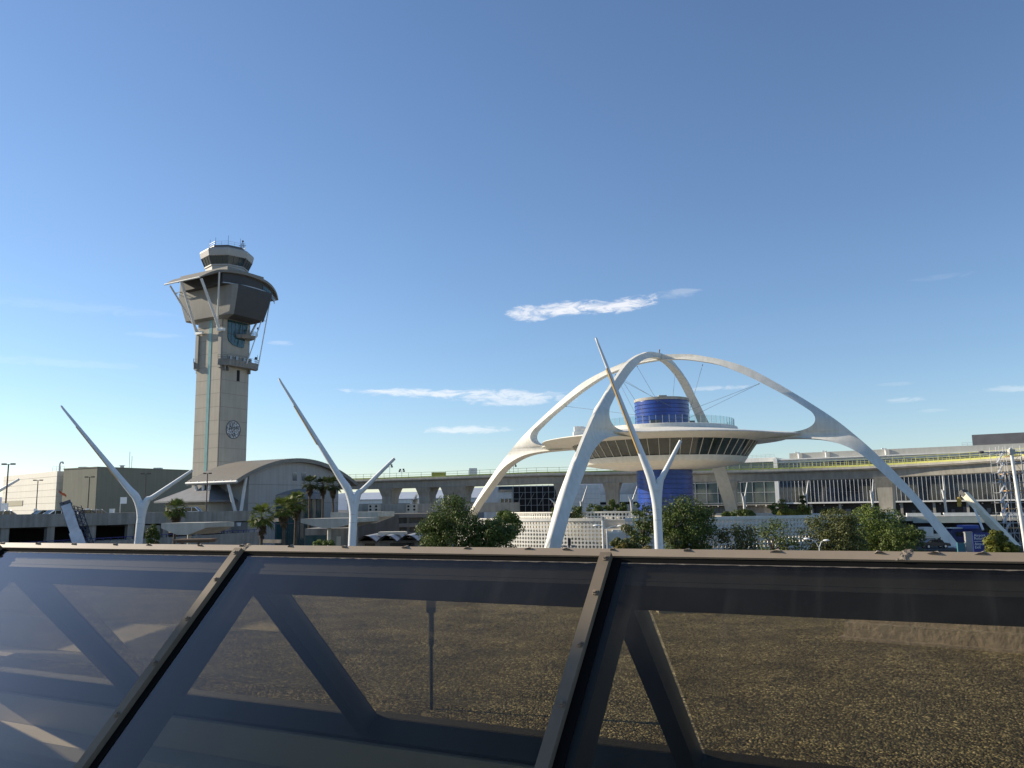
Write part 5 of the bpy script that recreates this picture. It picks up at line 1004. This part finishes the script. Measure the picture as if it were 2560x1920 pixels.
mb = MB(); c_ = at(2334, 1345, 140); mb.box(c_.x - 14, c_.x + 16, 136, 175, 0, 2.09); tag(mb.build('road_ramp', M_asph), kind='structure')
# street lamps near the restaurant
def slamp(px, Y, ytop, arms, lab, vee=False):
    b = gp(px, Y); zt = zat(px, ytop, Y); t = thing('street_lamp', b, lab, 'street lamp'); mb = MB(); low = zat(px, ytop + 22, Y) if vee else zt
    mb.tube([b, (b.x, b.y, low)], [.09, .06], 8); mb.build('post', M_white, t)
    for a in arms:
        e_ = at(a[0], a[1], Y); mb = MB(); mb.tube(smooth([(b.x, b.y, low - .1), (lerp(b.x, e_.x, .45), b.y, lerp(low, e_.z, .75)), tuple(e_)], 5), .045, 6); ar = mb.build('arm', M_white, t)
        s_ = 1 if e_.x > b.x else -1; mb = MB(); mb.ball(e_ + Vector((.25 * s_, 0, 0)), .36, 10, 6, .35); mb.build('lamp_head', M_letter, t)
slamp(1515, 100, 1320, ((1495, 1314), (1545, 1315)), 'white twin arm street lamp before the screen wall gap')
slamp(2041, 96, 1346, ((2022, 1347), (2060, 1351)), 'white V shaped twin street lamp under the right hand trees', True)
Y = 92; b = gp(1421, Y); t = thing('traffic_signal', b, 'black traffic signal with small dishes at the foot of the near arch leg', 'traffic signal'); mb = MB(); zt = zat(1421, 1348, Y); mb.tube([b, (b.x, Y, zt)], .06, 6); mb.build('post', M_dkgrey, t); mb = MB(); mb.box(b.x - .16, b.x + .16, Y - .15, Y + .15, zt - .7, zt + .1); mb.build('signal_head', M_black, t)
for dx in (-.5, .5): mb = MB(); mb.lathe([(0, zt - .9), (.25, zt - .8), (.34, zt - .65)], 10, (b.x + dx, Y)); mb.bar((b.x, Y, zt - .9), (b.x + dx, Y, zt - .9), .05); mb.build('dish', M_steel, t)
# ------------------------------------------------------------------ trees
L_dark = leafmat('leaf_dark_green', (.032, .056, .014), (.145, .185, .042), .2)
L_mid = leafmat('leaf_mid_green', (.05, .08, .016), (.20, .25, .055), .25)
L_olive = leafmat('leaf_olive', (.042, .052, .018), (.165, .175, .05), .2)
L_yel = leafmat('leaf_yellow_green', (.06, .075, .012), (.26, .26, .05), .3)
L_gold = leafmat('leaf_golden', (.09, .075, .015), (.28, .22, .05), .3)
L_palm_shade = leafmat('palm_green', (.02, .035, .012), (.10, .12, .035), .15)  # palm leaf with shade put into the colour
L_palm_lit = leafmat('palm_bright_green', (.05, .08, .015), (.22, .25, .06), .2)  # same leaf with sunlight put into the colour
L_dead = leafmat('palm_dead', (.05, .033, .018), (.17, .11, .055), .1)
def leaves(mb, c, r, n, size, rnd, flat=.8):
    for _ in range(n):
        while True:
            p = Vector((rnd.uniform(-1, 1), rnd.uniform(-1, 1), rnd.uniform(-1, 1)))
            if .15 < p.length < 1: break
        p = p.normalized() * (p.length ** .55); q = c + Vector((p.x * r, p.y * r, p.z * r * flat))
        nrm = (p + Vector((rnd.uniform(-.9, .9), rnd.uniform(-.9, .9), rnd.uniform(-.3, 1.1)))).normalized()
        u = nrm.cross(Vector((rnd.uniform(-1, 1), rnd.uniform(-1, 1), rnd.uniform(-1, 1)))).normalized(); v = nrm.cross(u)
        a, b = size * rnd.uniform(.6, 1.25), size * rnd.uniform(.35, .75)
        mb.add([q - u * a, q - v * b, q + u * a, q + v * b], [(0, 1, 2, 3)])
def tree(name, lab, px0, px1, ytop, Y, m_, seed, base_crown, size=.15, clumps=70, per=60, trunk=.22, sparse=1., cat='tree', group=None, z0=0, stems=1):
    rnd = random.Random(seed); xl, xr = at(px0, 1320, Y).x, at(px1, 1320, Y).x; zt = zat((px0 + px1) / 2, ytop, Y); cx_ = (xl + xr) / 2; rx = (xr - xl) / 2 * 1.06; zb = z0 + base_crown; H_ = zt - zb
    t = thing(name, (cx_, Y, z0), lab, cat, group); cen = Vector((cx_, Y, zb + H_ * .45)); mb = MB(); cl = []
    for k in range(clumps):
        while True:
            p = Vector((rnd.uniform(-1, 1), rnd.uniform(-1, 1), rnd.uniform(-.8, 1)))
            if .35 < p.length < 1.0: break
        s_ = rnd.uniform(.14, .27); p = p * (1 - s_ * .55); wob = 1 + .16 * noise.noise(Vector((p.x * 2 + seed, p.y * 2, p.z * 2)))
        c = cen + Vector((p.x * rx, p.y * rx * .9, p.z * H_ * .60)) * wob; c.z = min(c.z, zt - s_ * rx * .75)
        cl.append(c); leaves(mb, c, max(.35, s_ * rx * 1.25), int(per * sparse * 1.6), size, rnd)
    mb.build('crown', m_, t, ang=0)
    mb = MB()
    for st in range(stems):
        b = Vector((cx_ + (st - (stems - 1) / 2) * .5, Y, z0)); fk = Vector((cx_ + rnd.uniform(-.3, .3) * rx * .5 + (st - (stems - 1) / 2) * rx * .5, Y + rnd.uniform(-.3, .3), zb + H_ * .12))
        mb.tube([b, b.lerp(fk, .5) + Vector((rnd.uniform(-.15, .15), 0, 0)), fk], [trunk, trunk * .8, trunk * .65], 8)
        for c in rnd.sample(cl, min(len(cl), 12 // stems + 3)): mid = fk.lerp(c, .5) + Vector((0, 0, rnd.uniform(0, .4))); mb.tube([fk, mid, c], [trunk * .5, trunk * .3, trunk * .1], 5)
    mb.build('trunk', M_bark, t); return t
tree('broadleaf_tree', 'large dark green tree with a dense domed crown covering the left arch foot', 1042, 1218, 1240, 112, L_dark, 1, .6, clumps=170, per=95, trunk=.3)
tree('broadleaf_tree', 'flat topped green tree right of the large domed tree', 1218, 1304, 1266, 117, L_mid, 2, 5.2, clumps=55, per=80)
tree('broadleaf_tree', 'narrow dark tree between the domed tree and the screen wall', 1172, 1298, 1288, 110, L_dark, 3, .4, clumps=90, per=90)
tree('broadleaf_tree', 'dark tree spreading right of the pole before the blue core', 1640, 1792, 1239, 108, L_dark, 4, 3.2, clumps=120, per=85, stems=2, trunk=.26)
tree('broadleaf_tree', 'thin dark tree left of the pole before the blue core', 1566, 1648, 1258, 112, L_dark, 5, 3.8, clumps=45, per=60, sparse=.8)
tree('broadleaf_tree', 'small dark round tree tinged yellow before the screen wall gap', 1524, 1606, 1312, 92, L_olive, 6, 1.2, clumps=55, per=80)
tree('flowering_shrub', 'low golden green shrub at the foot of the small dark round tree', 1522, 1572, 1350, 88, L_gold, 7, .3, clumps=24, per=60, trunk=.1, cat='shrub')
tree('flowering_shrub', 'golden green shrub left of the foot of the Y pole', 1598, 1640, 1337, 72, L_gold, 8, .3, clumps=26, per=70, trunk=.08, size=.12, cat='shrub')
tree('flowering_shrub', 'olive golden shrub right of the foot of the Y pole', 1652, 1706, 1334, 76, L_olive, 9, .3, clumps=26, per=70, trunk=.08, size=.12, cat='shrub')
tree('broadleaf_tree', 'thin leafy tree with the screen wall showing through its left half', 1795, 1900, 1297, 108, L_olive, 10, 2.6, clumps=46, per=42, sparse=.9, stems=2)
tree('broadleaf_tree', 'sparse bushy tree with the screen wall showing through its right half', 1880, 2005, 1293, 112, L_dark, 11, 2.4, clumps=48, per=34, sparse=.9, stems=2)
tree('broadleaf_tree', 'brownish green broad tree left of the bright green tree', 2010, 2160, 1271, 110, L_olive, 12, 2.0, clumps=105, per=75, stems=2)
tree('broadleaf_tree', 'bright topped large green tree before the right arch leg', 2112, 2262, 1261, 118, L_mid, 13, 2.0, clumps=110, per=80, trunk=.3)
tree('broadleaf_tree', 'low dark tree at the right foot of the bright topped tree', 2205, 2312, 1303, 112, L_dark, 14, .4, clumps=70, per=75)
tree('round_bush', 'bright green rounded bush covering the end of the blue sign', 2452, 2536, 1320, 92, L_yel, 15, .3, clumps=80, per=95, trunk=.12, cat='bush', size=.15)
tree('feathery_tree', 'small feathery olive tree by the upper roadway right of the crane', 2470, 2515, 1295, 155, L_olive, 16, 2.5, clumps=24, per=40)
for i, (a, b, yt, Y, m_, lab) in enumerate(((1376, 1408, 1262, 138, L_dark, 'dark terrace shrub at the left end of the row behind the parapet'), (1400, 1462, 1265, 139, L_dark, 'dark terrace shrub behind the near arch leg'), (1466, 1520, 1260, 140, L_dark, 'dark terrace shrub below the guideway pier'), (1516, 1550, 1247, 141, L_dark, 'tallest dark terrace shrub in the row behind the parapet'), (1544, 1572, 1257, 140, L_dark, 'dark terrace shrub at the right end of the row'),
        (1838, 1890, 1273, 136, L_dark, 'dark planter shrub right of the back arch leg'), (1805, 1842, 1280, 134, L_dark, 'low dark planter shrub at the back arch leg'), (1938, 1990, 1272, 136, L_yel, 'bright yellow green planter shrub on the terrace'), (1975, 2032, 1262, 137, L_yel, 'taller bright yellow green planter shrub on the terrace'), (1925, 1975, 1255, 150, L_dark, 'dark shrub behind the bright planter shrubs'), (2050, 2110, 1270, 140, L_olive, 'olive terrace shrub behind the brownish tree'))):
    tree('terrace_shrub', lab, a, b, yt, Y, m_, 30 + i, .1, clumps=26, per=55, trunk=.08, z0=7.6, cat='shrub', group='shrubs on the terrace of the base building')
tree('broadleaf_shrub', 'pale green leafy shrub before the cap rail left of the middle Y pole', 778, 838, 1332, 88, L_mid, 50, 2.5, clumps=30, per=55, trunk=.08, cat='shrub', size=.13)
tree('broadleaf_shrub', 'low pale shrub touching the cap rail left of the taller leafy shrub', 742, 790, 1352, 90, L_olive, 51, 2.0, clumps=18, per=40, trunk=.08, cat='shrub', size=.13)
tree('broadleaf_tree', 'dark narrow tree against the parking structure left of the concrete bent', 362, 402, 1305, 112, L_dark, 52, 2.0, clumps=40, per=55)
# ------------------------------------------------------------------ palms
def palm(lab, px, ytop, Y, rw, m_, seed, skirt=1.0, droop=.5, lean=0, grp='fan palms near the vaulted building', low=0):
    rnd = random.Random(seed); b = gp(px + lean, Y); zt = zat(px, ytop, Y); top = Vector((gp(px, Y).x, Y, zt - rw * .75)); t = thing('fan_palm', b, lab, 'palm tree', grp)
    mb = MB(); mb.tube([b, b.lerp(top, .5) + Vector((rnd.uniform(-.1, .1), 0, 0)), top], [.28, .2, .17], 9); mb.build('trunk', M_bark, t)
    def fan(mb, az_, el_, L_, fr, pet=.6):
        d = Vector((math.cos(az_) * math.cos(el_), math.sin(az_) * math.cos(el_), math.sin(el_))); e = top + d * L_ * pet; s_ = d.cross(Vector((0, 0, 1))).normalized() if abs(d.z) < .98 else Vector((1, 0, 0)); n = d.cross(s_)
        mb.add([top - s_ * .03, top + s_ * .03, e + s_ * .02, e - s_ * .02], [(0, 1, 2, 3)])
        for k in range(11):
            a = (k - 5) / 5 * 1.25; dd = (d * math.cos(a) + s_ * math.sin(a)); tip = e + dd * L_ * fr * rnd.uniform(.8, 1.1) + Vector((0, 0, -droop * L_ * .25 * (1.2 - d.z) * rnd.uniform(.6, 1.2))); w = dd.cross(n).normalized() * .045 * L_
            m1 = e.lerp(tip, .55) + Vector((0, 0, .05 * L_)); mb.add([e, m1 + w, tip, m1 - w], [(0, 1, 2, 3)])
    mb = MB()
    for k in range(40): fan(mb, k * 2.4 + rnd.uniform(-.3, .3), math.asin(min(.98, -.6 + 1.56 * k / 39)), rw * rnd.uniform(.85, 1.1), .58)
    mb.build('fronds', m_, t, ang=0)
    mb = MB()
    for k in range(int(60 * skirt)):
        q_ = rnd.random(); keep = top.copy(); top -= Vector((0, 0, q_ * 1.25 * rw)); fan(mb, rnd.uniform(0, 6.28), rnd.uniform(-1.25, -.85), rw * (.85 - .5 * q_) * rnd.uniform(.8, 1.1), .45, .55); top = keep
    if skirt: mb.build('dead_fronds', L_dead, t, ang=0)
palm('dark fan palm against the vaulted building, leftmost of the shaded three', 774, 1193, 150, 1.55, L_palm_shade, 60, 1.0)
palm('dark fan palm in the middle of the shaded three', 807, 1197, 150, 1.5, L_palm_shade, 61, 1.0)
palm('dark fan palm partly behind the arm of the middle Y pole', 832, 1195, 148, 1.6, L_palm_shade, 62, 1.2)
palm('sunlit fan palm with a tan skirt of dead fronds, taller of a touching pair', 741, 1235, 105, 1.45, L_palm_lit, 63, .9, lean=-2)
palm('sunlit fan palm with a broad tan skirt, shorter of a touching pair', 711, 1246, 103, 1.6, L_palm_lit, 64, 1.3)
palm('lone short fan palm left of the touching pair', 656, 1266, 104, 1.7, L_palm_lit, 65, .35, droop=.8)
palm('bushy yellow green palm behind the trapezoid concrete bent', 441, 1252, 118, 1.5, L_palm_lit, 66, 1.6, droop=.9)
palm('tiny palm above the bright planter shrubs of the terrace', 1955, 1249, 136, .75, L_palm_lit, 67, .2, grp='palms by the terrace')
palm('dark young palm on the terrace beside the small Y pole', 2007, 1240, 140, .8, L_palm_shade, 68, .3, grp='palms by the terrace')
